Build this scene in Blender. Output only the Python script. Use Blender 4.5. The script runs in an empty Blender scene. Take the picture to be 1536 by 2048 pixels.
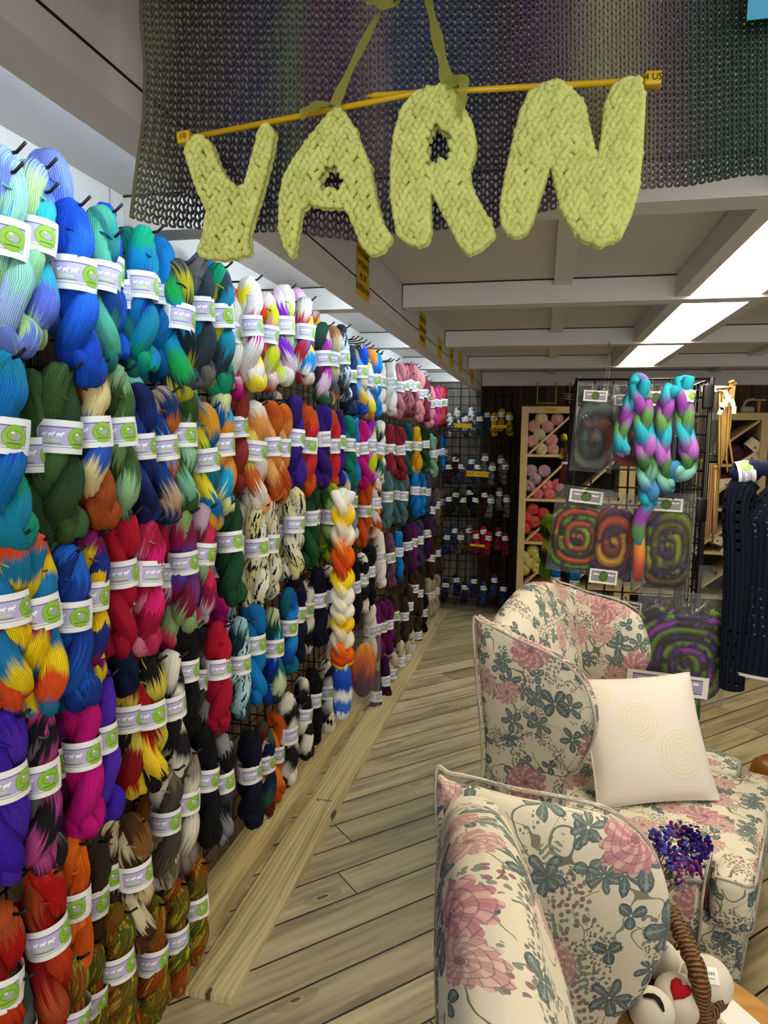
import bpy, bmesh, math, random
from mathutils import Vector, Matrix
PI = math.pi
random.seed(7)
C = bpy.context.scene.collection
S = bpy.context.scene

# ------------------------------------------------------------------ camera
F, CX, CY, H = 1400.0, 768.0, 1024.0, 1.6
CAM = Vector((0, 0, H))
D = Vector((318, 147, -F)).normalized()
U0 = Vector((0.036, 1, 0)); UP = (U0 - D * U0.dot(D)).normalized()
XR = D.cross(UP)
M = Matrix((XR, D, UP))                      # camera axes -> world axes
cd = bpy.data.cameras.new('camera'); cam = bpy.data.objects.new('camera', cd); C.objects.link(cam)
cam.matrix_world = Matrix.Translation(CAM) @ M.to_4x4()
cd.sensor_fit = 'VERTICAL'; cd.sensor_height = 36.0; cd.lens = 36.0 * F / 2048.0
cd.clip_start = 0.05; cd.clip_end = 60
S.camera = cam

def ray(u, v): return M @ Vector((u - CX, -(v - CY), -F))
def onX(u, v, x): d = ray(u, v); return CAM + d * (x / d.x)
def onY(u, v, y): d = ray(u, v); return CAM + d * (y / d.y)
def onZ(u, v, z): d = ray(u, v); return CAM + d * ((z - H) / d.z)

# ------------------------------------------------------------------ world, lights, exposure
w = bpy.data.worlds.new('world'); S.world = w; w.use_nodes = True
w.node_tree.nodes['Background'].inputs[0].default_value = (0.86, 0.93, 1.0, 1)
w.node_tree.nodes['Background'].inputs[1].default_value = 0.30
S.view_settings.view_transform = 'Standard'; S.view_settings.look = 'None'
S.view_settings.gamma = 1.0; S.view_settings.exposure = 0.0
S.view_settings.use_curve_mapping = False
TUBE_COOL, TUBE_WARM = 30.0, 14.0             # emission of the lamps built further down

ad = bpy.data.lights.new('added_front_fill', 'AREA'); ad.shape = 'RECTANGLE'; ad.size = 3.0; ad.size_y = 1.5
ad.energy = 88; ad.color = (1.0, .96, .90)
al = bpy.data.objects.new('added_front_fill', ad); C.objects.link(al)      # unseen fill added behind the camera to brighten the hanging letters
al.location = (.7, -2.6, 1.35); al.rotation_euler = (PI/2, 0, 0)

# ------------------------------------------------------------------ node helper
def hexc(h, a=1.0):
    h = h.lstrip('#'); r = [int(h[i:i+2], 16) / 255 for i in (0, 2, 4)]
    return tuple(c / 12.92 if c <= .04045 else ((c + .055) / 1.055) ** 2.4 for c in r) + (a,)

class X:
    """a float socket with arithmetic"""
    def __init__(s, nt, v): s.nt, s.v = nt, v
    def op(s, o, *a):
        n = s.nt.nodes.new('ShaderNodeMath'); n.operation = o
        for i, q in enumerate((s,) + a):
            q = q.v if isinstance(q, X) else q
            if isinstance(q, (int, float)): n.inputs[i].default_value = q
            else: s.nt.links.new(q, n.inputs[i])
        return X(s.nt, n.outputs[0])
    def __add__(s, o): return s.op('ADD', o)
    def __sub__(s, o): return s.op('SUBTRACT', o)
    def __mul__(s, o): return s.op('MULTIPLY', o)
    def __truediv__(s, o): return s.op('DIVIDE', o)
    def lt(s, o): return s.op('LESS_THAN', o)
    def gt(s, o): return s.op('GREATER_THAN', o)
    def mn(s, o): return s.op('MINIMUM', o)
    def mx(s, o): return s.op('MAXIMUM', o)
    def pw(s, o): return s.op('POWER', o)
    def at2(s, o): return s.op('ARCTAN2', o)
    def sin(s): return s.op('SINE')
    def cos(s): return s.op('COSINE')
    def abs(s): return s.op('ABSOLUTE')
    def floor(s): return s.op('FLOOR')
    def fract(s): return s.op('FRACT')
    def sqrt(s): return s.op('SQRT')
    def ping(s, o=1.0): return s.op('PINGPONG', o)
    def sat(s):
        r = s.op('ADD', 0.0); r.v.node.use_clamp = True; return r

class Mat:
    def __init__(s, name, rough=.8, spec=.3, metal=0.0, sheen=0.0):
        s.m = bpy.data.materials.new(name); s.m.use_nodes = True; s.nt = s.m.node_tree
        s.b = s.nt.nodes['Principled BSDF']
        s.b.inputs['Roughness'].default_value = rough
        s.b.inputs['Specular IOR Level'].default_value = spec
        s.b.inputs['Metallic'].default_value = metal
        if sheen: s.b.inputs['Sheen Weight'].default_value = sheen
    def N(s, t): return s.nt.nodes.new(t)
    def L(s, a, b): s.nt.links.new(a, b)
    def x(s, v): return X(s.nt, v)
    def uv(s):
        n = s.N('ShaderNodeTexCoord'); q = s.N('ShaderNodeSeparateXYZ'); s.L(n.outputs['UV'], q.inputs[0])
        return s.x(q.outputs[0]), s.x(q.outputs[1])
    def ob(s):
        n = s.N('ShaderNodeTexCoord'); q = s.N('ShaderNodeSeparateXYZ'); s.L(n.outputs['Object'], q.inputs[0])
        return [s.x(o) for o in q.outputs]
    def vec(s, a, b, c=0.0):
        n = s.N('ShaderNodeCombineXYZ')
        for i, q in enumerate((a, b, c)):
            if isinstance(q, X): s.L(q.v, n.inputs[i])
            else: n.inputs[i].default_value = q
        return n.outputs[0]
    def noise(s, vec, scale, detail=2.0, rough=.5, col=False):
        n = s.N('ShaderNodeTexNoise'); n.inputs['Scale'].default_value = scale
        n.inputs['Detail'].default_value = detail; n.inputs['Roughness'].default_value = rough
        if vec is not None: s.L(vec, n.inputs['Vector'])
        return n.outputs['Color'] if col else s.x(n.outputs['Fac'])
    def rand(s):
        n = s.N('ShaderNodeObjectInfo'); return s.x(n.outputs['Random'])
    def col(s, h):
        n = s.N('ShaderNodeRGB'); n.outputs[0].default_value = hexc(h) if isinstance(h, str) else h; return n.outputs[0]
    def mix(s, f, a, b, mode='MIX'):
        n = s.N('ShaderNodeMix'); n.data_type = 'RGBA'; n.blend_type = mode
        for i, q in ((0, f), (6, a), (7, b)):
            q = q.v if isinstance(q, X) else q
            if isinstance(q, str): n.inputs[i].default_value = hexc(q)
            elif isinstance(q, (float, int, tuple)): n.inputs[i].default_value = q
            else: s.L(q, n.inputs[i])
        return n.outputs[2]
    def ramp(s, f, stops, interp='LINEAR'):
        n = s.N('ShaderNodeValToRGB'); s.L(f.v, n.inputs[0]); e = n.color_ramp.elements
        n.color_ramp.interpolation = interp
        while len(e) < len(stops): e.new(.5)
        for k, (p, c) in enumerate(stops):
            e[k].position = p; e[k].color = hexc(c) if isinstance(c, str) else c
        return n.outputs[0]
    def bump(s, h, strength=.4, dist=.002, prev=None):
        n = s.N('ShaderNodeBump'); n.inputs['Strength'].default_value = strength; n.inputs['Distance'].default_value = dist
        s.L(h.v if isinstance(h, X) else h, n.inputs['Height'])
        if prev is not None: s.L(prev, n.inputs['Normal'])
        s.L(n.outputs[0], s.b.inputs['Normal']); return n.outputs[0]
    def base(s, c):
        if isinstance(c, str): s.b.inputs['Base Color'].default_value = hexc(c)
        else: s.L(c, s.b.inputs['Base Color'])
        return s.m

_plain = {}
def plain(name, h, rough=.7, spec=.3, metal=0.0, nz=.12, sc=30):
    """one colour broken up by soft wear"""
    if name in _plain: return _plain[name]
    m = Mat(name, rough, spec, metal)
    t = m.N('ShaderNodeTexCoord')
    n = m.noise(t.outputs['Object'], sc, 4)
    c = hexc(h); dk = tuple(x * (1 - nz) for x in c[:3]) + (1,)
    m.base(m.mix(n, m.col(dk), m.col(c))); _plain[name] = m.m; return m.m

def emis(name, h, st):
    m = bpy.data.materials.new(name); m.use_nodes = True; b = m.node_tree.nodes['Principled BSDF']
    b.inputs['Base Color'].default_value = hexc(h); b.inputs['Emission Color'].default_value = hexc(h)
    b.inputs['Emission Strength'].default_value = st; return m

# ------------------------------------------------------------------ mesh helper
class MB:
    def __init__(s): s.v, s.f, s.uv, s.mi = [], [], [], []
    def add(s, vs, fs, uvs=None, mi=0):
        o = len(s.v); s.v += [tuple(p) for p in vs]
        for k, f in enumerate(fs):
            s.f.append(tuple(i + o for i in f)); s.mi.append(mi)
            s.uv.append(uvs[k] if uvs else None)
        return s
    def box(s, x0, x1, y0, y1, z0, z1, R=None, mi=0):
        vs = [Vector(p) for p in ((x0,y0,z0),(x1,y0,z0),(x1,y1,z0),(x0,y1,z0),(x0,y0,z1),(x1,y0,z1),(x1,y1,z1),(x0,y1,z1))]
        if R: vs = [R @ p for p in vs]
        return s.add(vs, [(0,3,2,1),(4,5,6,7),(0,1,5,4),(1,2,6,5),(2,3,7,6),(3,0,4,7)], None, mi)
    def tube(s, pts, r, n=10, cap=True, us=1.0, flute=0, ft=0.0, ell=None, closed=False, mi=0):
        """tube along pts; r float or list; uv u = length, v = around"""
        P = [Vector(p) for p in pts]; k = len(P)
        rr = r if isinstance(r, (list, tuple)) else [r] * k
        T = []
        for i in range(k):
            a, b = (P[(i-1) % k], P[(i+1) % k]) if closed else (P[max(i-1,0)], P[min(i+1,k-1)])
            t = (b - a); T.append(t.normalized() if t.length > 1e-9 else Vector((0,0,1)))
        nrm = T[0].orthogonal().normalized(); vs = []; L = [0.0]
        for i in range(k):
            if i: L.append(L[-1] + (P[i] - P[i-1]).length)
            nrm = (nrm - T[i] * nrm.dot(T[i]))
            nrm = nrm.normalized() if nrm.length > 1e-6 else T[i].orthogonal().normalized()
            bn = T[i].cross(nrm)
            for j in range(n):
                a = 2 * PI * j / n
                q = rr[i] * (1 + (flute and .05 * math.cos(flute * a + ft * L[i])))
                vs.append(P[i] + (nrm * math.cos(a) + bn * math.sin(a)) * q)
        fs, uvs = [], []
        rng = k if closed else k - 1
        for i in range(rng):
            i2 = (i + 1) % k
            for j in range(n):
                j2 = (j + 1) % n
                fs.append((i*n+j, i*n+j2, i2*n+j2, i2*n+j))
                u0, u1 = L[i] * us, (L[i2] if i2 else L[i] + .01) * us
                uvs.append(((u0, j/n), (u0, (j+1)/n), (u1, (j+1)/n), (u1, j/n)))
        if cap and not closed:
            fs.append(tuple(range(n-1, -1, -1))); uvs.append(tuple((0, j/n) for j in range(n)))
            fs.append(tuple((k-1)*n + j for j in range(n))); uvs.append(tuple((L[-1]*us, j/n) for j in range(n)))
        return s.add(vs, fs, uvs, mi)
    def ball(s, c, rx, ry=None, rz=None, R=None, nu=12, nv=8, mi=0):
        ry = ry or rx; rz = rz or rx; c = Vector(c); vs = []
        for i in range(nv + 1):
            p = PI * i / nv
            for j in range(nu):
                a = 2 * PI * j / nu
                q = Vector((rx * math.sin(p) * math.cos(a), ry * math.sin(p) * math.sin(a), rz * math.cos(p)))
                if R: q = R @ q
                vs.append(c + q)
        fs, uvs = [], []
        for i in range(nv):
            for j in range(nu):
                j2 = (j + 1) % nu
                fs.append((i*nu+j, (i+1)*nu+j, (i+1)*nu+j2, i*nu+j2))
                uvs.append(((j/nu, i/nv), (j/nu, (i+1)/nv), ((j+1)/nu, (i+1)/nv), ((j+1)/nu, i/nv)))
        return s.add(vs, fs, uvs, mi)
    def lathe(s, prof, n=24, c=(0,0,0), mi=0):
        vs = [(c[0] + r*math.cos(2*PI*j/n), c[1] + r*math.sin(2*PI*j/n), c[2] + z) for r, z in prof for j in range(n)]
        fs, uvs = [], []
        for i in range(len(prof)-1):
            for j in range(n):
                j2 = (j+1) % n
                fs.append((i*n+j, i*n+j2, (i+1)*n+j2, (i+1)*n+j))
                a, b = i/(len(prof)-1), (i+1)/(len(prof)-1)
                uvs.append(((j/n, a), ((j+1)/n, a), ((j+1)/n, b), (j/n, b)))
        return s.add(vs, fs, uvs, mi)
    def grid(s, fn, nu, nv, closed=False, mi=0):
        """fn(a,b)->(point, (u,v))"""
        P = [[fn(i/nu, j/nv) for j in range(nv+1)] for i in range(nu+1)]
        vs = [P[i][j][0] for i in range(nu+1) for j in range(nv+1)]; w_ = nv+1
        fs, uvs = [], []
        for i in range(nu):
            for j in range(nv):
                fs.append((i*w_+j, (i+1)*w_+j, (i+1)*w_+j+1, i*w_+j+1))
                uvs.append((P[i][j][1], P[i+1][j][1], P[i+1][j+1][1], P[i][j+1][1]))
        return s.add(vs, fs, uvs, mi)
    def boxuv(s, off=(0, 0)):
        for k, f in enumerate(s.f):
            if s.uv[k] is not None: continue
            a, b, c = (Vector(s.v[i]) for i in f[:3]); n = (b-a).cross(c-a)
            ax = max(range(3), key=lambda i: abs(n[i]))
            i1, i2 = ((1,2),(0,2),(0,1))[ax]
            s.uv[k] = tuple((s.v[i][i1] + off[0] + ax*.31, s.v[i][i2] + off[1]) for i in f)
        return s
    def mesh(s, name, smooth=True):
        me = bpy.data.meshes.new(name); s.boxuv()
        me.from_pydata(s.v, [], s.f); me.update()
        ul = me.uv_layers.new(name='UVMap'); flat = []
        for t in s.uv:
            for p in t: flat += [p[0], p[1]]
        ul.data.foreach_set('uv', flat)
        if any(s.mi): me.polygons.foreach_set('material_index', s.mi)
        me.polygons.foreach_set('use_smooth', [smooth] * len(me.polygons)); me.update()
        return me
    def build(s, name, mat, parent=None, smooth=True, loc=None):
        me = s.mesh(name, smooth)
        for m in (mat if isinstance(mat, (list, tuple)) else [mat]): me.materials.append(m)
        o = bpy.data.objects.new(name, me); C.objects.link(o)
        if parent: o.parent = parent
        if loc is not None: o.location = loc
        return o

def rbox(x0, x1, y0, y1, z0, z1, r, seg=3, uvo=(0,0)):
    bm = bmesh.new(); bmesh.ops.create_cube(bm, size=1)
    for v in bm.verts:
        v.co = Vector((x0 + (v.co.x+.5)*(x1-x0), y0 + (v.co.y+.5)*(y1-y0), z0 + (v.co.z+.5)*(z1-z0)))
    bmesh.ops.bevel(bm, geom=bm.edges[:] , offset=r, segments=seg, profile=.5, affect='EDGES')
    m = MB(); m.add([v.co.copy() for v in bm.verts], [tuple(v.index for v in f.verts) for f in bm.faces]) if bm.verts.index_update() is None else None
    bm.free(); m.boxuv(uvo); return m

def tag(o, label, cat, group=None, kind=None):
    o['label'] = label; o['category'] = cat
    if group: o['group'] = group
    if kind: o['kind'] = kind
    return o
def thing(name, label, cat, loc=(0,0,0), rz=0, group=None):
    o = bpy.data.objects.new(name, None); C.objects.link(o); o.empty_display_size = .05
    o.location = loc; o.rotation_euler = (0, 0, rz); return tag(o, label, cat, group)
def struct(o): o['kind'] = 'structure'; return o

def text_mesh(body, size, extrude=.0003, spacing=1.0, align='CENTER'):
    cu = bpy.data.curves.new('txt', 'FONT'); cu.body = body; cu.size = size; cu.extrude = extrude
    cu.align_x = align; cu.align_y = 'CENTER'; cu.space_line = spacing; cu.resolution_u = 3
    o = bpy.data.objects.new('txt', cu); C.objects.link(o)
    dg = bpy.context.evaluated_depsgraph_get(); me = bpy.data.meshes.new_from_object(o.evaluated_get(dg))
    bpy.data.objects.remove(o); bpy.data.curves.remove(cu); return me
def put_text(body, size, mat, parent, mw, spacing=1.0, name='lettering'):
    me = text_mesh(body, size, spacing=spacing); me.materials.clear(); me.materials.append(mat)
    o = bpy.data.objects.new(name, me); C.objects.link(o); o.parent = parent; o.matrix_local = mw; return o
def catmull(pts, n):
    P = [Vector(p) for p in pts]; P = [P[0]*2-P[1]] + P + [P[-1]*2-P[-2]]; out = []
    segs = len(P) - 3
    for i in range(n + 1):
        t = i / n * segs; k = min(int(t), segs-1); t -= k
        a, b, c, d = P[k:k+4]
        out.append(.5 * ((2*b) + (c-a)*t + (2*a-5*b+4*c-d)*t*t + (3*b-a-3*c+d)*t*t*t))
    return out
ORD = 'first second third fourth fifth sixth seventh eighth ninth tenth eleventh twelfth thirteenth fourteenth fifteenth sixteenth seventeenth eighteenth nineteenth twentieth'.split()
def ordn(i):
    if i < 20: return ORD[i]
    t, r = divmod(i + 1, 10); ten = {2: 'twent', 3: 'thirt', 4: 'fort', 5: 'fift'}[t]
    return ten + 'ieth' if r == 0 else ten + 'y-' + ORD[r-1]
# ================================================================== SETTING
def paint(name, h, rough=.55):
    m = Mat(name, rough, .35); t = m.N('ShaderNodeTexCoord'); o = t.outputs['Object']
    a = m.noise(o, 2.2, 3); b = m.noise(o, 40, 4); c = hexc(h)
    m.base(m.mix(a * .5 + b * .2, m.col(tuple(x*.86 for x in c[:3]) + (1,)), m.col(c)))
    m.bump(m.noise(o, 60, 3), .15, .002); return m.m
white = paint('white_painted_timber', 'D8D3CC'); panelw = paint('painted_ceiling_panel', 'CFC8C0', .5)
crack = plain('dark_gap', '14110E', .9)

def floor_mat():
    m = Mat('diagonal_pine_planks', .45, .4)
    x, y, z = m.ob(); a = .7071
    s = (y * a - x * a); t = (x * a + y * a)          # across the boards / along the boards
    k = s / .142; idx = k.floor(); fr = k.fract()
    rnd = m.N('ShaderNodeTexWhiteNoise'); rnd.noise_dimensions = '1D'; m.L(idx.v, rnd.inputs['W']); R = m.x(rnd.outputs['Value'])
    ln = (t + R * 3.0) / 2.6; jo = ln.fract(); jx = ln.floor()
    rnd2 = m.N('ShaderNodeTexWhiteNoise'); rnd2.noise_dimensions = '2D'; m.L(m.vec(idx, jx), rnd2.inputs['Vector']); R2 = m.x(rnd2.outputs['Value'])
    v = m.vec(s * 22, t * 1.3 + R * 17, R2 * 9)
    g = m.noise(v, 1.6, 6, .62); g2 = m.noise(m.vec(s * 6, t * .8 + R * 5, R2 * 4), 2.0, 3)
    c = m.ramp(g * .6 + g2 * .45, [(.28, '55492F'), (.42, '94866A'), (.55, 'BBAD86'), (.75, 'D2C6A0')])
    c = m.mix(R2 * .55, c, m.mix(1.0, c, 'A89C8C', 'MULTIPLY'))
    vor = m.N('ShaderNodeTexVoronoi'); vor.inputs['Scale'].default_value = 1.0; m.L(m.vec(s * 7 , t * 2.6, 0.0), vor.inputs['Vector'])
    dd = m.x(vor.outputs['Distance']); kn = (dd + m.noise(v, 2, 2) * .06).lt(.085)
    c = m.mix(kn * .85, c, '3A2617')
    ring = (dd.gt(.085) * dd.lt(.2)) * .35
    c = m.mix(ring, c, '7A5C3A')
    gap = fr.lt(.028).mx(fr.gt(.978)).mx(jo.lt(.0018))
    c = m.mix(gap, c, '1E150C')
    rr = m.noise(v, 3, 2) * .25 + .38; m.L(rr.v, m.b.inputs['Roughness'])
    m.bump((X(m.nt, gap.v) * -1.0) + g * .15, .5, .004)
    return m.base(c)
fl = MB(); fl.box(-1.4, 3.6, -1.2, 6.62, -.06, 0); struct(fl.build('floor', floor_mat(), smooth=False))

def board_mat(name, along, pale='C9B98A', dark='8E7D50'):
    m = Mat(name, .5, .35); x, y, z = m.ob()
    s, t = (x, y) if along == 'y' else (y, x)
    w1 = m.noise(m.vec(s * 30, t * .9, z * 8), 1.5, 5, .6)
    rings = ((s * 330 + m.noise(m.vec(s * 5, t * .9, z), 1.2, 2) * 40).sin() * .5 + .5) * .22 + .14
    c = m.ramp(w1 * .6 + rings * .5, [(.25, dark), (.5, pale), (.8, 'D8CBA2')])
    v = m.N('ShaderNodeTexVoronoi'); v.inputs['Scale'].default_value = 1; m.L(m.vec(s * 9, t * 2.2, 0.0), v.inputs['Vector'])
    c = m.mix(m.x(v.outputs['Distance']).lt(.09) * .9, c, '3C2614')
    m.bump(w1, .2, .002); return m.base(c)
bm_ = board_mat('greenish_pine_board', 'y')
b = MB(); b.box(-.945, -.802, 1.68, 6.35, 0, .02); struct(b.build('trim_1', bm_, smooth=False))
b = MB(); b.box(-1.17, -.975, 1.45, 6.35, 0, .045); b.box(-1.17, -1.02, 1.2, 6.35, .04, .075); struct(b.build('trim_2', bm_, smooth=False))
# stamped ink marks on the boards
ink = plain('mill_ink', '2A2622', .8)
e = struct(bpy.data.objects.new('trim_3', None)); C.objects.link(e)
def stamp(txt, u, v, z, sz, rz):
    p = onZ(u, v, z); put_text(txt, sz, ink, e, Matrix.Translation((p.x, p.y, z + .0006)) @ Matrix.Rotation(rz, 4, 'Z'), name='mill_stamp')
stamp('BTREU', 648, 1601, .0201, .022, .1)

# left wall: dark boards behind the wire grids, painted beam along the top
def oldwood(name, a, bcol, s_axis='y', sc=7.0):
    m = Mat(name, .8, .2); x, y, z = m.ob(); s = {'x': x, 'y': y}[s_axis]
    k = s / .19; idx = k.floor(); fr = k.fract()
    r = m.N('ShaderNodeTexWhiteNoise'); r.noise_dimensions = '1D'; m.L(idx.v, r.inputs['W']); R = m.x(r.outputs['Value'])
    g = m.noise(m.vec(s * 25, z * 1.5 + R * 8, R * 3), 1.6, 5, .6)
    c = m.ramp(g * .7 + R * .3, [(.25, a), (.7, bcol)])
    gap = fr.lt(.03); m.bump((g * .3) + (gap * -1.0), .4, .004)
    return m.base(m.mix(gap, c, '0A0806'))
wl = MB(); wl.box(-1.3, -1.085, -.6, 6.62, 0, 2.04); struct(wl.build('wall_left', oldwood('dark_board_wall', '4A3C2C', '7E6A4E'), smooth=False))
t = MB(); t.box(-1.3, -1.062, -.6, 1.60, 2.045, 2.3); t.box(-1.3, -1.062, 1.607, 6.5, 2.03, 2.3); struct(t.build('trim_4', white, smooth=False))
t = MB(); t.box(-1.085, -1.05, -.6, 6.5, 1.985, 2.03); struct(t.build('trim_5', white, smooth=False))
# back wall
bw = MB(); bw.box(-1.3, -.56, 6.56, 6.66, 0, 2.3); struct(bw.build('wall_back', oldwood('grey_weathered_boards', '3E3A34', '8A8276', 'x'), smooth=False))
bw = MB(); bw.box(-.56, 3.6, 6.56, 6.66, 0, 2.3); struct(bw.build('wall_back', oldwood('brown_weathered_boards', '20160E', '5E4630', 'x'), smooth=False))
# ceiling
ce = MB(); ce.box(-1.3, 3.6, -.6, 6.66, 2.2, 2.26); struct(ce.build('ceiling', panelw, smooth=False))
ZJ, ZC = 2.11, 2.2
JY = [.52, 1.66, 2.79, 4.02, 5.30, 6.50]
for y in JY:
    t = MB(); t.box(-1.062, -.645, y, y + .09, ZJ, ZC - .002); t.box(-.56, 3.6, y, y + .09, ZJ if y < 6.4 else 2.07, ZC - .002)
    struct(t.build('trim_6', white, smooth=False))
    t = MB(); t.box(-.56, 3.6, y - .003, y + .004, ZC - .0045, ZC - .0005); t.box(-1.06, -.645, y-.003, y+.004, ZC-.0045, ZC-.0005); struct(t.build('trim_7', crack, smooth=False))
bb = MB(); y0 = -.6
for y1 in (2.02, 3.32, 4.35, 5.6, 6.5):
    bb.box(-.640, -.565, y0, y1 - .004, 2.03, ZC - .001); y0 = y1
struct(bb.build('trim_8', white, smooth=False))
t = MB(); t.box(-.5655, -.5642, -.6, 6.5, 2.075, 2.079); struct(t.build('trim_9', crack, smooth=False))
# thin battens under the ceiling panels
for i in range(len(JY) - 1):
    y0, y1 = JY[i] + .09, JY[i+1]
    for x0, x1, z in ((.02, .085, 2.155), (1.35, 1.42, 2.155)):
        t = MB(); t.box(x0, x1, y0, y1, z + .02, ZC - .001); struct(t.build('trim_10', white, smooth=False))

# ------------------------------------------------------------------ lamps
lamp_cool = emis('cool_tube', 'D6ECFF', TUBE_COOL); lamp_warm = emis('warm_lit_diffuser', 'FFF4DC', TUBE_WARM)
tube_w = emis('warm_tube', 'FFF6E2', TUBE_WARM * 2.2)
steel = plain('white_enamel', 'E6E3DC', .4)
names = ['nearest', 'second', 'third', 'fourth', 'fifth']
for i in range(4):
    y0, y1 = JY[i] + .10, JY[i+1] - .005
    L = thing('ceiling_light', 'warm white light panel between ceiling joists, %s from the near end' % names[i], 'ceiling light', (0, 0, 0), 0, 'fluorescent panels in a line along the ceiling')
    d = MB(); d.box(.50, .735, y0 + .02, y1 - .02, 2.172, 2.178); d.build('diffuser', lamp_warm, L, False)
    for xx in (.55, .675):
        tb = MB(); tb.tube([(xx, y0 + .05, 2.166), (xx, y1 - .05, 2.166)], .012, 10); tb.build('tube', tube_w, L)
    for xa, xb in ((.452, .500), (.735, .783)):
        fr = MB(); fr.box(xa, xb, y0, y1, 2.118, ZC - .002); fr.build('side_board', white, L, False)
for i in range(5):
    y0, y1 = JY[i] + .13, JY[i+1] - .04
    L = thing('strip_light', 'cool tube light behind the long beam, %s from the near end' % names[i], 'light', (0, 0, 0), 0, 'strip lights behind the long beam')
    d = MB(); d.box(-.668, -.642, y0, y1, 2.155, 2.185); d.build('housing', steel, L, False)
    d = MB(); d.tube([(-.672, y0 + .02, 2.14), (-.672, y1 - .02, 2.14)], .013, 10); d.build('tube', lamp_cool, L)
# ================================================================== YARN WALL
def yarn_mat(name, cols, fleck=None, rep=2.3, streak=.16, thick=1.0):
    m = Mat('yarn_' + name, .82, .18, 0, .0); u, v = m.uv()
    R = m.rand()
    st = m.noise(m.vec(v * 34.0 / thick, u * 3.0, R * 7), 1.0, 1)
    if len(cols) > 1:
        k = len(cols); f = ((u * rep / .7) + R * 5.0 + (st - .5) * streak * 2 + (m.noise(m.vec(v, u * 2, R * 3), 3, 1) - .5) * .3).fract()
        stops = []
        for i, c in enumerate(cols):
            stops += [((i + .14) / (k + .0), c), ((i + .80) / (k + .0), c)]
        c = m.ramp(f, stops)
    else:
        c = m.col(cols[0])
    if fleck:
        n = m.noise(m.vec(v * 16, u * 30, R * 5), 1.0, 3, .6); c = m.mix(n.gt(.57), c, fleck)
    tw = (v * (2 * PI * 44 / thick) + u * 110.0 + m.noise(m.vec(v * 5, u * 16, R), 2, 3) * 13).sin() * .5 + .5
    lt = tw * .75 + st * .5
    c = m.mix(1.0, c, m.ramp(lt, [(.1, (.50,.50,.50,1)), (.75, (1,1,1,1)), (1, (1.22,1.22,1.22,1))]), 'MULTIPLY')  # crease shade painted into the colour: strand valleys darker, crests lighter
    m.bump(tw, .55, .0022); return m.base(c)

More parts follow.
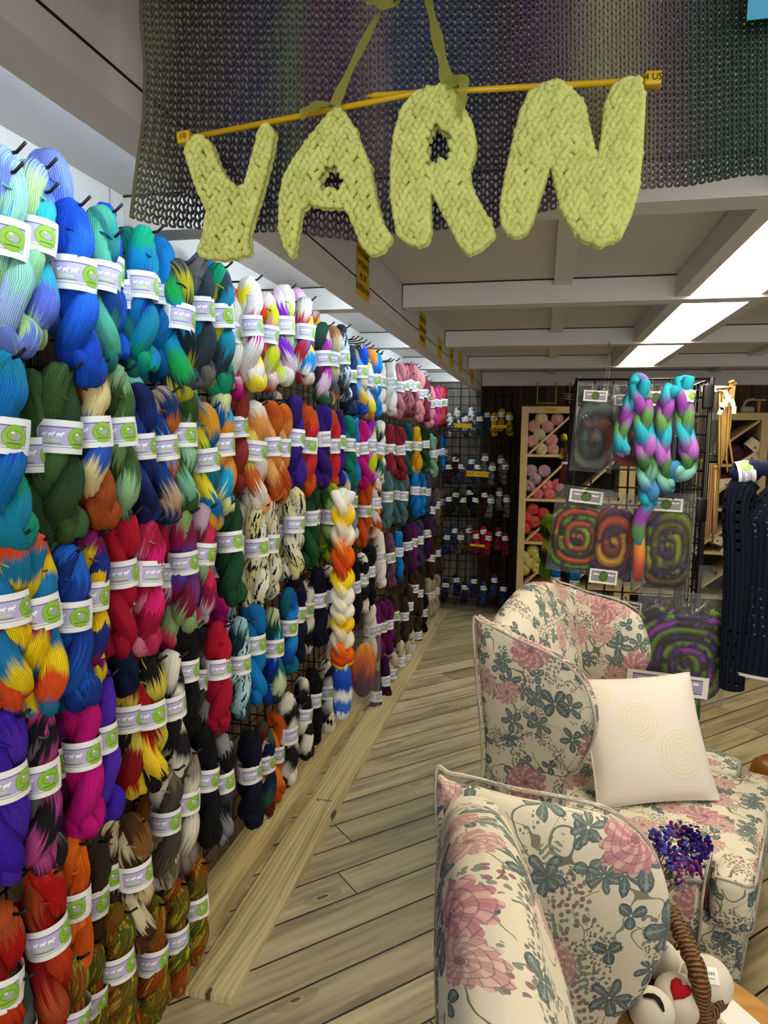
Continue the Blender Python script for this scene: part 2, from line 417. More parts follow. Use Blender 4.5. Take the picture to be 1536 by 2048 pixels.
CW = {  # key: (description, colours, fleck)
 'aqualilac': ('aqua, lilac and pale green', ['8FC9B4','9FB8E8','6E7FD0','A8D08C','57B9CF']),
 'periwink': ('periwinkle blue', ['5B7FE0','7C8EE8']),
 'mint': ('mint, turquoise and violet blue', ['9ED6A4','2BB3C9','5D6CCB','B4D495']),
 'royal': ('bright royal blue', ['1450C8','1C62DC','0F46B8']),
 'seafoam': ('seafoam green and deep blue', ['4FA98A','2E8C86','1E4F9A','57B79A']),
 'navyd': ('dark navy blue', ['10183A']),
 'tealgreen': ('teal green', ['0E6E5C','0C5A6A']),
 'lagoon': ('azure blue with emerald end', ['0E86C8','1A4FB0','0C7FA0','0BA078']),
 'azure': ('azure blue', ['0A7CC4','0C6CB0']),
 'peacock': ('turquoise, lime and charcoal', ['0E8FBE','18A04A','3A3A44','B8B020','16202C']),
 'storm': ('charcoal grey and teal', ['2E3A40','6E6A68','0F7E9E','26383C']),
 'tealyel': ('teal, charcoal and yellow', ['1188A4','2A3C42','0C9A6C','D0C21A']),
 'blossom': ('cream and magenta', ['EDE6D8','F4EEE2','D81C86','EFE4DA']),
 'lemon': ('white, yellow and magenta', ['F6F0E8','F8E22C','F4EEE6','C9208C','F3EAE6']),
 'pinklime': ('pink, lime and orange', ['F08AA8','C8D21E','F4D8D0','E8481C']),
 'limefleck': ('white, lime and violet', ['F6F2EC','C6DC24','A8C8A0','7A22B4','F0D6E8']),
 'candy': ('candy pink and white', ['F2B0DC','F8E8EC','E05AC0','F4F0EC']),
 'bluelemon': ('bright blue and lemon', ['1482D8','F0E420','1C8ADC','F6F0E0','D83048']),
 'plumgreen': ('plum, pink and dark green', ['8A1C74','B83AA8','E8C4DA','2C5A40','2A3A3A']),
 'sand': ('tan, cream and grey', ['C08050','E8D8AA','E4D890','8A8A90','505860']),
 'ash': ('pale blue and charcoal flecked', ['DCE4EC','56718E','C8D4DE','2A3440'], '20262C'),
 'slateblue': ('slate navy', ['1C2C50','22365A']),
 'ocean': ('ocean blue and cream', ['1248B8','1060C8','E6DCA8','5A9ADC','E8B838']),
 'sunwhite': ('yellow, white and blue', ['EEF0E8','F0E430','E88C30','1C6CC0','D8CFA0']),
 'sky': ('sky blue', ['1490D8','1484CC']),
 'white': ('plain white', ['EFEAE0']),
 'cream': ('natural cream', ['CFC4AC','C8BCA2']),
 'dusty': ('dusty pink', ['C07880']),
 'rosewood': ('rosewood flecked', ['8A3A48','B06A70'], '5A2430'),
 'mauve': ('deep mauve red', ['8A2A3C','92343F']),
 'blush': ('blush pink', ['E09494','E4A09C']),
 'hotpink': ('hot pink', ['D8407C']),
 'rust': ('rust red', ['B03A28','B8442C']),
 'crimson': ('crimson', ['A80E2E','B4122E']),
 'darkcrim': ('dark crimson', ['5E0818','6C0A1E']),
 'tealblue': ('teal and cobalt blue', ['0F7FA0','128A62','1A3FC0','0E6FB4']),
 'moss': ('forest green', ['2C4A22','3E5E30','48703C','264020']),
 'mossbrown': ('moss, blue, cream and russet', ['26401E','2C50A8','E0CE90','8A3A10','A04A14']),
 'sage': ('sage green', ['6C9058','3C5A2C','88B080','34481C']),
 'navy': ('navy blue', ['14286A','1A3478','122050']),
 'harbour': ('navy, tan and orange', ['1C3A80','C8A888','1E3460','C8641C','7AA0D8']),
 'olivesea': ('olive and seafoam green', ['3E5A24','7ABFA0','32501E','9CCDA8']),
 'bluegold': ('sea blue and gold', ['1070A8','D89A20','0E6898','189048','E0D02C']),
 'turqgold': ('turquoise, blue and gold', ['18A0C8','E0E09A','1058A8','E8A01C','D8851A']),
 'brick': ('plain brick red', ['8E2E28']),
 'marmalade': ('cream, yellow and marmalade', ['DCD8CC','E8D460','D06018','E8E0D0','E89A50']),
 'amber': ('streaked amber orange', ['C86018','E08A3C','E8A868','B84E10']),
 'purple': ('dark purple', ['2C1468','34187A']),
 'rustor': ('rust orange and crimson', ['B8420E','C02030','C84C10']),
 'emerald': ('emerald teal', ['0A7A6A','0B6E58']),
 'magenta': ('magenta', ['C20C7C','B80A70']),
 'pinkpurple': ('pink, purple and white', ['A018B8','E86AC0','F2DCE4','B8C820']),
 'greenwhite': ('green and white', ['DDE8D8','2E6044','E4ECD8','1C3C30','C89A2C']),
 'burgundy': ('burgundy', ['84202E']),
 'darkteal': ('dark teal', ['0E4A4C']),
 'mustard': ('mustard yellow', ['D8A010','CE9408']),
 'darkgreen': ('dark green', ['143C20','1C4A2A']),
 'lightsage': ('pale sage green', ['7CA884']),
 'brown': ('dark brown', ['3A2A1E']),
 'taupe': ('taupe brown', ['6E5A48']),
 'circus': ('yellow, teal and scarlet', ['1A7AB0','E8C80E','D84A1C','1478A0','F0CC10','8A1C50']),
 'teald': ('deep teal', ['0C5E78']),
 'cobalt': ('deep cobalt blue', ['10307E','1A50B0','133A90','1C5CC0']),
 'carnival': ('navy, purple, red and yellow', ['1C2A78','7A0E5C','E0C410','C81C1C','1478A0','E8B818']),
 'raspberry': ('raspberry and pink', ['9C0C34','C42C54','D87C98','A00A3C','D81C6C']),
 'orchid': ('maroon, orchid and green', ['7C0E38','8CAA6C','9C1850','5A3A9C','6A3070']),
 'berry': ('berry, lilac and white', ['86103C','C8A8C0','6A2048','8AA878','D02858']),
 'cow': ('black and cream dappled', ['E6DFCC','17151A','EAE4D4','141216']),
 'speck': ('cream with black flecks', ['DDD6BC','E0D9C0','E4DC98'], '1A1A1A'),
 'olivegr': ('olive green', ['4E6418','2E5A24','7A8E20']),
 'greenyel': ('green and yellow', ['2E5C1C','A8B420','3C7024','8AA858']),
 'greylilac': ('grey and lilac streaked', ['8E90A8','D4D8E4','5C607C']),
 'burnt': ('burnt orange', ['C2480C','C8500E']),
 'orwhite': ('orange, cream and black', ['D05A10','EAD4B8','241C18','E0A058','D8C8C8']),
 'slategr': ('slate green', ['4A6A6C','517274']),
 'slatedusk': ('dusk grey blue', ['3A4258']),
 'duskpur': ('dusky purple', ['3E3250']),
 'violet': ('deep violet', ['3E1CA0','3616A0','5028B0']),
 'blackpink': ('black and rose pink', ['A83A80','16141A','B8468C','14121A','6A6A70']),
 'ember': ('black, yellow and red', ['141216','D8C84C','8A1418','A8141C','F0CC2C']),
 'black': ('plain black', ['0A0A0D','0C0C10']),
 'charcoal': ('black and charcoal grey', ['15151A','4A4A50','1E1E22','8A8A90']),
 'glacier': ('ice blue and black', ['B8DCE0','9CC8D0','14343E','C4E4E8'], '10303A'),
 'reef': ('teal, green and cobalt', ['0F6A60','BCC89A','103C34','12309E','5AB8DC']),
 'deepreef': ('deep blue and green', ['0F4AA0','0E6A7C','123C90','1684C8']),
 'navyblk': ('near black navy', ['0A0C20','0C1028']),
 'plum': ('magenta plum', ['5E0C54','6A1060']),
 'darkplum': ('dark plum', ['34103C']),
 'mauvegr': ('heathered mauve', ['5C3450'], '7E5A74'),
 'olivebr': ('olive brown', ['3E341A']),
 'redrust': ('scarlet and rust', ['B01010','C03A14','8A0C10','A84820']),
 'orange': ('bright orange', ['C8500A','E06C14','D85C10','F08428']),
 'chestnut': ('chestnut, cream and brown', ['4A2A12','8A5A2C','D8C090','3A2010','CFC4A0']),
 'driftwood': ('driftwood grey and cream', ['6A5A48','D8D0BC','8A7C70','4A3E34']),
 'tweed': ('olive and orange tweed', ['5A5010','8A3A0C','4A5212','7A4A10'], '9A8A22'),
 'toad': ('russet, cream and navy', ['5A1C08','E8E0C8','C85A14','0C1A3C','2A5A44']),
 'greysl': ('slate grey', ['3A4444','4C5654']),
 'tan': ('tan', ['A89878','B0A084']),
}
YM = {}
def ymat(k):
    if k not in YM:
        c = CW[k]
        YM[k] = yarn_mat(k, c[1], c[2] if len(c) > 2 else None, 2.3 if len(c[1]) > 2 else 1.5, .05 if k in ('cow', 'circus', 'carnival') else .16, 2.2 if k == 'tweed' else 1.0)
    return YM[k]

def band_mat():
    m = Mat('printed_paper_band', .45, .4); u, v = m.uv()
    x = (u - .5) * .240; y = (v - .5) * .062
    col = m.col('F1F0EE')
    def rect(x0, x1, y0, y1): return x.gt(x0) * x.lt(x1) * y.gt(y0) * y.lt(y1)
    def ell(cx, cy, rx, ry):
        a = (x - cx) / rx; b = (y - cy) / ry; return (a * a + b * b).lt(1.0)
    col = m.mix(rect(-.046, .046, -.0165, .0165), col, 'B9B2D6')
    col = m.mix(rect(-.046, .046, .0165, .0188), col, '6C5A9C')
    col = m.mix(rect(-.046, .046, -.0205, -.0185), col, '9CB486')
    col = m.mix(rect(-.036, -.008, -.0092, -.0052) , col, 'BFDc8c')
    col = m.mix(rect(-.040, -.004, -.0142, -.0128), col, '5A5470')
    for cx, s in ((-.034, .8), (-.022, 1.0), (-.008, 1.15)):
        sh = ell(cx, .004, .0048*s, .0026*s).mx(ell(cx + .0052*s, .0066, .0018*s, .002*s)).mx(rect(cx-.0038*s, cx-.0028*s, -.002, .004)).mx(rect(cx+.0026*s, cx+.0036*s, -.002, .004))
        col = m.mix(sh, col, 'FFFFFF')
    col = m.mix(ell(.026, -.001, .0205, .0205), col, '4E6A2C')
    col = m.mix(ell(.026, -.001, .0198, .0198), col, '8CBA3C')
    ring = ell(.026, .001, .0125, .0085) * (X(m.nt, ell(.026, .001, .0118, .0078).v) * -1.0 + 1.0)
    col = m.mix(ring, col, '2C3A18')
    col = m.mix(ell(.028, -.001, .0072, .0062), col, 'A4A6AC'); col = m.mix(ell(.022, .006, .003, .0022), col, 'E8E8E8')
    zz = (x * 2600.0).sin() * .0006
    col = m.mix(rect(.014, .038, -.0138, -.0116) * (y + zz).gt(-.0128), col, '1A2010')
    ln = (y * 2 * PI / .0042).sin().gt(.35) * rect(-.092, -.052, -.016, .018) * (m.noise(m.vec(x * 900, y * 200), 1, 1).gt(.42))
    col = m.mix(ln * .8, col, '4A4A54')
    m.bump(m.noise(m.vec(u * 6, v * 2), 2, 2), .1, .002); return m.base(col)
BAND = band_mat()

def skein_mesh(seed, L=.325, turns=1.35):
    rnd = random.Random(seed); mb = MB(); n = 84; pts, rad = [], []
    ph = rnd.uniform(-.5, .5); tw = turns * rnd.uniform(.85, 1.15) * rnd.choice((1, 1, 1, -1))
    wob = rnd.uniform(-.0015, .0015)
    def strand(z, side):
        t = -z / L; th = ph * min(1, t * 4) + 2 * PI * tw * max(0, t - .06)
        pin = 1 - .36 * math.exp(-((t - .43) / .13) ** 4); wd = .0215 * pin * (1 - .40 * math.exp(-((t - .17) / .05) ** 2)) * (1 + .10 * math.sin(t * 9 + seed))
        a = th + (0 if side else PI)
        return Vector((math.sin(a) * wd * .80, math.cos(a) * wd * 1.02 + wob * math.sin(PI * t), z))
    for i in range(n + 1):
        s = i / n
        if s < .5: z = -L + (L - .03) * (s / .5) + .02; side = 1
        else: z = -.03 - (L - .05) * ((s - .5) / .5); side = 0
        z = min(z, -.03)
        p = strand(z, side)
        tt = abs(s - .5) * 2
        if tt < .16:                                  # arch over the hook
            k = tt / .16; p.z += (1 - k * k) * .012; p *= 1.0
            sgn = 1 if side else -1
            p.y = p.y * k; p.x *= k * k
            p.z = -.018 - .014 * k * k if True else p.z
        r = .0252
        if tt < .30: r = .0225 + .0040 * math.sin(PI * tt / .30)
        if tt > .9: r = .0252 - .007 * (tt - .9) / .1
        tz_ = -z / L; r *= 1 - .225 * math.exp(-((tz_ - .43) / .13) ** 4)
        pts.append(p); rad.append(r * (1 + .05 * math.sin(tt * 14 + seed * 2 + side) * (abs(-z / L - .43) > .14)))
    # smooth the centre line
    for _ in range(3):
        pts = [pts[0]] + [(pts[i-1] + pts[i]*2 + pts[i+1]) / 4 for i in range(1, len(pts)-1)] + [pts[-1]]
    mb.tube(pts, rad, 22, True, 1.0, 7, 40)
    # tucked end loop, closing the bottom
    a, c = pts[0], pts[-1]; sx = rnd.choice((-1, 1))
    lp = catmull([a + Vector((0, 0, .03)), a + Vector((sx*.004, -.002, -.004)), Vector((sx*.022, -.004, -L + .002)), Vector((sx*.030, .004*sx, -L + .026)), Vector((sx*.018, .01, -L + .045)), c + Vector((0, 0, .03))], 22)
    mb.tube(lp, [.014 + .007 * math.sin(PI * i / 22) for i in range(23)], 14, True, 1.0, 7, 40)
    lp = catmull([Vector((-.01, -.012, -L + .05)), Vector((.0, -.024, -L + .022)), Vector((.004, -.004, -L - .002)), Vector((.0, .02, -L + .02)), Vector((-.006, .016, -L + .05))], 18)
    mb.tube(lp, [.013 + .005 * math.sin(PI * i / 18) for i in range(19)], 14, True, 1.0, 7, 40)
    # the tie: a thin loop of the same yarn
    z = -.062; tp = [Vector((math.cos(q)*.021, math.sin(q)*.026, z + .006*math.sin(q*2))) for q in [2*PI*i/16 for i in range(17)]]
    mb.tube(tp, .0022, 5)
    return mb.mesh('yarn_skein_%d' % seed)
SK = [skein_mesh(i) for i in range(8)]
SKT = [skein_mesh(20 + i, .30, 2.4) for i in range(2)]

def band_mesh(wy=.0388, wx=.0365, zc=-.142, hh=.031):
    mb = MB(); n = 36
    def fn(a, b):
        th = 2 * PI * (a - .5); bul = 1 + .03 * math.sin(PI * b)
        z = zc - hh + 2 * hh * b
        # centre of the print looks along local -y
        return (Vector((math.sin(th) * wy * bul, -math.cos(th) * wx * bul, z)), (a, b))
    mb.grid(fn, n, 3); return mb.mesh('paper_band')
BANDS = [band_mesh(), band_mesh(.0382, .0372, -.147), band_mesh(.0394, .0358, -.136)]
for me in BANDS: me.materials.append(BAND)
for me in SK + SKT: me.materials.append(ymat('royal'))

ROWN = {1: 'top', 2: 'second', 3: 'third', 4: 'fourth', 5: 'fifth', 6: 'lowest'}
ROWS = {
1: [(8,470,'aqualilac'),(72,490,'mint'),(103,455,'periwink',1),(140,553,'royal'),(172,575,'navyd',2),(206,557,'seafoam'),(212,545,'royal',1),(252,585,'tealgreen',1),(293,583,'lagoon'),(318,592,'azure',1),
 (356,638,'peacock'),(340,625,'azure',2),(401,622,'storm'),(410,600,'azure',2),(434,632,'tealyel'),(464,668,'blossom',1),(496,648,'lemon'),(533,670,'pinklime',1),(567,654,'limefleck'),(592,652,'candy',1),(608,672,'bluelemon'),
 (626,668,'bluelemon',1),(646,716,'plumgreen'),(667,720,'sand'),(681,715,'ash'),(701,752,'slateblue'),(719,746,'ocean'),(727,750,'ocean',1),(740,755,'sunwhite'),(749,757,'sky'),(762,765,'white',1),(783,766,'white'),
 (800,772,'dusty'),(808,770,'rosewood'),(815,771,'rosewood'),(822,770,'rosewood'),(829,773,'dusty'),(839,785,'blush'),(845,790,'mauve'),(851,797,'mauve'),(862,808,'blush'),(871,808,'hotpink'),(877,806,'hotpink'),(883,805,'rust'),(888,806,'crimson')],
2: [(8,870,'tealblue'),(66,893,'moss',1),(125,878,'moss'),(160,860,'cobalt',2),(180,862,'mossbrown'),(205,850,'navy',2),(236,863,'sage'),(257,870,'olivesea',1),(283,893,'navy'),(266,860,'royal',2),(326,893,'harbour'),(363,872,'olivesea'),(382,890,'turqgold',1),(409,912,'bluegold'),
 (443,879,'turqgold'),(472,850,'brick',1),(508,893,'marmalade'),(540,888,'amber'),(565,889,'amber'),(552,860,'harbour',2),(591,870,'purple'),(604,880,'rustor',1),(614,886,'rustor'),(629,886,'rustor',1),(645,879,'purple'),(663,887,'rustor'),(678,886,'purple'),(695,893,'emerald'),(704,892,'azure'),
 (722,898,'magenta'),(741,889,'pinkpurple'),(762,892,'greenwhite'),(780,897,'burgundy'),(799,898,'burgundy'),(814,890,'darkteal'),(833,893,'mustard'),(841,890,'darkgreen',1),(850,892,'darkgreen'),(858,900,'lightsage',1),(866,908,'lightsage'),(873,903,'brown'),(880,903,'azure'),(888,906,'azure')],
3: [(18,1222,'circus'),(66,1220,'circus'),(92,1218,'teald',1),(133,1234,'cobalt'),(183,1194,'carnival'),(221,1210,'navyd',1),(248,1143,'crimson'),(243,1190,'crimson',1),(295,1153,'raspberry'),(330,1148,'berry',1),(366,1125,'orchid'),(402,1111,'berry'),(429,1125,'magenta',2),
 (458,1082,'darkgreen'),(484,1090,'speck',1),(510,1096,'speck'),(539,1080,'speck'),(566,1060,'speck',1),(586,1050,'speck'),(622,1037,'darkgreen'),(640,1033,'olivegr',1),(659,1032,'greenyel'),(682,1003,'sunwhite'),(701,1005,'greylilac',1),
 (731,1019,'burnt'),(748,1008,'orwhite'),(762,1003,'burnt',1),(776,990,'slategr'),(792,990,'slategr',1),(806,990,'slategr'),(829,983,'azure'),(843,981,'azure',1),(855,983,'slatedusk'),(864,1020,'duskpur'),(873,1008,'taupe'),(880,1005,'taupe'),(888,1000,'taupe')],
4: [(18,1572,'violet'),(75,1545,'blackpink'),(104,1515,'plum',1),(157,1502,'magenta'),(199,1468,'violet'),(217,1425,'ember',2),(246,1428,'ember',1),(299,1425,'ember'),(342,1412,'cow'),(375,1346,'black'),(400,1348,'charcoal',1),(437,1339,'crimson'),(480,1325,'glacier'),
 (455,1260,'glacier',2),(507,1287,'azure'),(545,1296,'reef'),(576,1251,'deepreef'),(594,1225,'navyblk'),(608,1218,'cow',1),(637,1200,'navyblk'),(655,1192,'cow',1),(668,1195,'navyblk',2),(708,1168,'black'),(721,1160,'cow'),(738,1142,'black'),
 (757,1112,'white'),(776,1112,'mauvegr'),(795,1106,'azure'),(813,1090,'darkplum'),(826,1083,'plum'),(836,1078,'duskpur'),(853,1066,'darkplum'),(863,1116,'brown'),(874,1106,'olivebr'),(882,1100,'taupe'),(888,1090,'taupe')],
5: [(14,1960,'redrust'),(38,1955,'crimson',1),(86,1870,'redrust'),(147,1806,'orange'),(176,1780,'darkgreen',2),(188,1790,'brown',1),(216,1743,'chestnut',1),(263,1748,'chestnut'),(298,1694,'marmalade',2),(336,1635,'driftwood'),(352,1642,'driftwood',1),(370,1598,'driftwood'),(409,1554,'black'),
 (441,1562,'charcoal'),(498,1545,'navyblk'),(529,1525,'toad'),(549,1499,'orange',1),(578,1459,'cow'),(604,1426,'cow'),(627,1402,'black'),(655,1382,'cow'),(667,1337,'white',1),
 (740,1258,'white'),(752,1255,'plum'),(765,1250,'plum'),(777,1245,'plum'),(785,1232,'olivebr'),(796,1240,'brown',1),(809,1234,'brown'),(818,1212,'brown'),(829,1177,'brown'),(838,1184,'brown'),(846,1222,'black'),(856,1190,'tan'),(864,1188,'tan'),(872,1180,'tan')],
6: [(28,2085,'greysl'),(140,2030,'tweed'),(172,1990,'tweed',1),(238,1928,'tweed'),(308,1904,'tweed'),(353,1858,'tweed'),(394,1812,'tweed'),
 (754,1390,'darkplum'),(768,1358,'darkplum'),(783,1345,'cream'),(799,1322,'cream'),(812,1315,'cream'),(822,1298,'cream'),(835,1268,'brown')],
}
skeins = []
for row, lst in ROWS.items():
    for it in lst:
        u, v, k = it[:3]; b = it[3] if len(it) > 3 else 0
        p = onX(u, v, -.905 - .045 * b)
        skeins.append([row, p.y, p.z + .142, -.905 - .045 * b, k, b])
rs = random.Random(3)
skeins.sort(key=lambda s: (s[0], s[1]))
cnt = {}; hookm = plain('black_wire', '0B0B0C', .4)
hk = MB(); hk.tube([(-.16, 0, -.004), (-.02, 0, -.006), (.020, 0, -.002), (.038, 0, .012)], .0032, 6); hk.box(-.168, -.155, -.016, .016, -.03, .012); HK = hk.mesh('display_hook'); HK.materials.append(hookm)
fmesh = {}
for row, y, z, x, k, b in skeins:
    i = cnt.get(row, 0); cnt[row] = i + 1
    me = (SKT if k == 'tweed' else SK)[rs.randrange(2 if k == 'tweed' else 8)]
    far = y > 3.6
    o = bpy.data.objects.new('yarn_skein', me); C.objects.link(o)
    o.location = (x + rs.uniform(-.006, .006), y, z)
    o.material_slots[0].link = 'OBJECT'; o.material_slots[0].material = ymat(k)
    rz = math.radians(50 + rs.uniform(-24, 24))
    o.rotation_euler = (rs.uniform(-.03, .03), rs.uniform(-.03, .05), rz)
    s = rs.uniform(.96, 1.05); o.scale = (s * 1.02, s * 1.02, s * rs.uniform(.97, 1.03))
    o['label'] = '%s twisted skein, %s from the near end in the wall\'s %s row' % (CW[k][0], ordn(i), ROWN[row]) if len(CW[k][0].split()) < 5 else '%s skein, %s from near end in the wall\'s %s row' % (CW[k][0], ordn(i), ROWN[row])
    o['category'] = 'yarn'; o['group'] = 'yarn skeins hanging in the %s row' % ROWN[row]
    lb = bpy.data.objects.new('paper_band', BANDS[rs.randrange(3)]); C.objects.link(lb); lb.parent = o
    lb.rotation_euler = (rs.uniform(-.04, .04), 0, rs.uniform(-.35, .35)); ta = rs.uniform(-.12, .12); lb.rotation_euler.y = ta; cb_ = Vector((0, 0, -.142)); lb.location = cb_ - lb.rotation_euler.to_matrix() @ cb_
    lb['label'] = 'white paper band printed in lilac and green'
    if b == 0 or row >= 5:
        h = bpy.data.objects.new('display_hook', HK); C.objects.link(h)
        h.location = (x + .012, y, z - .008); h.scale = (1, 1, 1)
        h['label'] = 'black wire hook holding skeins out from the yarn wall grid'; h['category'] = 'hook'; h['group'] = 'wire hooks on the yarn wall'
# empty hooks showing along the top row, and a few below
for (u, v) in [(44,325),(114,366),(244,458),(708,672),(717,672),(725,675),(733,679),(741,684),(748,690),(758,700),(765,706),(782,716),(788,718),(470,1000)] :
    p = onX(u, v, -.86); h = bpy.data.objects.new('display_hook', HK); C.objects.link(h); h.location = (-.895, p.y, p.z - .012)
    h['label'] = 'black wire hook poking up bare above the skeins on the yarn wall'; h['category'] = 'hook'; h['group'] = 'bare wire hooks on the yarn wall'

# wire grid panels behind the skeins
def wire_panel(name, label, x0, y0, w_, z0, z1, axis='y', step=.0762, r=.0026, group=None, parent=None):
    """axis: direction the panel runs along"""
    mb = MB(); n = int(round(w_ / step)); k = int(round((z1 - z0) / step))
    def P(a, z, off=0): return (x0 + off, y0 + a, z) if axis == 'y' else (x0 + a, y0 + off, z)
    for i in range(n + 1): mb.tube([P(i * step, z0), P(i * step, z1)], r * (1.5 if i in (0, n) else 1), 5)
    for j in range(k + 1): mb.tube([P(0, z0 + j * step, r), P(n * step, z0 + j * step, r)], r * (1.5 if j in (0, k) else 1), 5)
    o = mb.build(name, hookm, parent)
    return tag(o, label, 'wire grid', group) if label else o
nm = ['first', 'second', 'third', 'fourth', 'fifth', 'sixth', 'seventh', 'eighth', 'ninth', 'tenth']
for i in range(9):
    wire_panel('wire_grid_panel', 'black wire grid panel behind the hanging skeins, %s from the near end' % nm[i], -1.055, .70 + i * .62, .6096, .20, 1.96, group='wire grid panels of the yarn wall')

# long braid of dyed wool top and the packet hanging beside it
def wool(name, cols, rep=1.0, us=1.0, soft=.25):
    m = Mat('wool_' + name, .9, .1); u, v = m.uv(); R = m.rand(); k = len(cols)
    st = m.noise(m.vec(v * 14, u * 6, R), 1, 2)
    f = (u * rep + (st - .5) * soft).fract()
    stops = []
    for i, c in enumerate(cols): stops += [((i + .2) / k, c), ((i + .75) / k, c)]
    c = m.ramp(f, stops)
    c = m.mix(1.0, c, m.ramp(st, [(.2, (.8,.8,.8,1)), (.8, (1.1,1.1,1.1,1))]), 'MULTIPLY')
    m.bump(st, .25, .003); return m.base(c)
def plait(pts, width, r, turns, n=110, depth=None):
    """three strand plait along pts"""
    mb = MB(); ax = catmull(pts, n); depth = depth or r * .9
    side = Vector((1, 0, 0))
    for s in range(3):
        ph = s * 2 * PI / 3; q = []; rr = []
        for i, p in enumerate(ax):
            t = i / n; a = 2 * PI * turns * t + ph
            t0 = (ax[min(i+1, n)] - ax[max(i-1, 0)]).normalized(); sd = t0.cross(Vector((0, 1, 0)))
            sd = sd.normalized() if sd.length > .1 else side
            q.append(p + sd * math.sin(a) * width + Vector((0, 1, 0)) * math.sin(2 * a) * depth)
            rr.append(r * (.85 + .22 * abs(math.cos(a))) * (1 if t < .9 else 1 - (t - .9) * 5))
        mb.tube(q, rr, 12)
    return mb
wb = wool('sunset', ['F0EAD8','F0C410','E8E0C8','E86A10','C8401A','F2D21C','EEE8D8'], 1.6)
bp = [onX(u, v, -.80) for u, v in ((686, 985), (690, 1060), (684, 1140), (690, 1200), (686, 1250), (692, 1300), (694, 1320))]
R90 = Matrix.Rotation(PI/2 + .35, 4, 'Z')
mb = MB(); mid = bp[0]
lp = [(p - mid) for p in bp]
pm = plait([Vector((p.y*0.0, 0, p.z)) for p in lp], .030, .023, 3.6)
o = pm.build('wool_braid', wb); o.location = mid; o.rotation_euler = (0, 0, .9)
tag(o, 'long yellow, white and orange plaited wool braid hanging in front of the yarn wall', 'wool braid')
tl = MB(); zt = lp[-1].z; tl.tube(catmull([(0,0,zt+.05),(.0,0,zt-.02),(.005,0,zt-.1),(0,0,zt-.19),(0,0,zt-.23)], 20), [.02+.022*math.sin(PI*min(1,(i/20)*.9+.05)) for i in range(21)], 14)
t = tl.build('loose_tail', wool('bluewhite', ['EDEFF2','2456C8','1C48B0','EDEFF2','3A6AD0'], 4.0), o); t['label'] = 'blue and white dyed tail end'
# ================================================================== HANGING SIGN
def inside(p, poly):
    x, y = p; c = False; j = len(poly) - 1
    for i in range(len(poly)):
        (xi, yi), (xj, yj) = poly[i], poly[j]
        if (yi > y) != (yj > y) and x < (xj - xi) * (y - yi) / (yj - yi) + xi: c = not c
        j = i
    return c
def edged(p, poly):
    b = 1e9; P = Vector(p)
    for i in range(len(poly)):
        a, c = Vector(poly[i]), Vector(poly[(i+1) % len(poly)]); d = c - a
        t = max(0, min(1, (P - a).dot(d) / d.length_squared)); b = min(b, (P - a - d * t).length)
    return b
YS = .80
def crochet_mat():
    m = Mat('lime_wool', .9, .1); t = m.N('ShaderNodeTexCoord'); o = t.outputs['Object']
    n = m.noise(o, 420, 3, .7); n2 = m.noise(o, 60, 2)
    m.bump(n, .5, .0015); return m.base(m.ramp(n * .5 + n2 * .5, [(.3, 'B2BA62'), (.6, 'D4DA84')]))
LIME = crochet_mat()
LET = {
'Y': ([(372,300),(385,280),(403,272),(425,288),(440,330),(458,360),(478,378),(492,372),(503,330),(517,278),(524,256),(537,250),(553,268),(546,310),(527,385),(512,430),(500,470),(502,510),(450,522),(404,516),(398,502),(408,478),(416,425),(404,398),(386,352)], None),
'A': ([(678,213),(700,240),(722,285),(742,335),(754,400),(768,450),(787,478),(765,508),(742,512),(724,492),(710,458),(700,432),(688,418),(652,418),(622,410),(606,422),(598,465),(593,500),(588,516),(572,500),(560,460),(561,400),(570,358),(592,318),(622,278),(652,240)], [(648,354),(668,337),(686,354),(690,372),(668,380),(647,372)]),
'R': ([(872,178),(890,167),(905,180),(925,215),(945,250),(953,290),(950,318),(940,342),(945,380),(966,420),(985,450),(990,475),(960,502),(938,511),(918,490),(902,458),(884,425),(868,392),(862,385),(862,425),(863,470),(853,492),(820,490),(795,472),(783,400),(783,320),(790,270),(805,220),(832,188)], [(866,252),(886,262),(899,285),(898,312),(876,330),(861,328),(863,285)]),
'N': ([(1042,225),(1058,188),(1090,170),(1120,166),(1145,185),(1170,215),(1178,260),(1188,300),(1196,318),(1204,270),(1208,215),(1225,175),(1250,160),(1280,160),(1288,200),(1283,300),(1276,380),(1262,430),(1240,478),(1200,493),(1165,482),(1140,452),(1122,420),(1110,370),(1102,328),(1086,380),(1070,430),(1052,470),(1030,477),(1005,457),(1000,420),(1010,360),(1025,290)], None)}
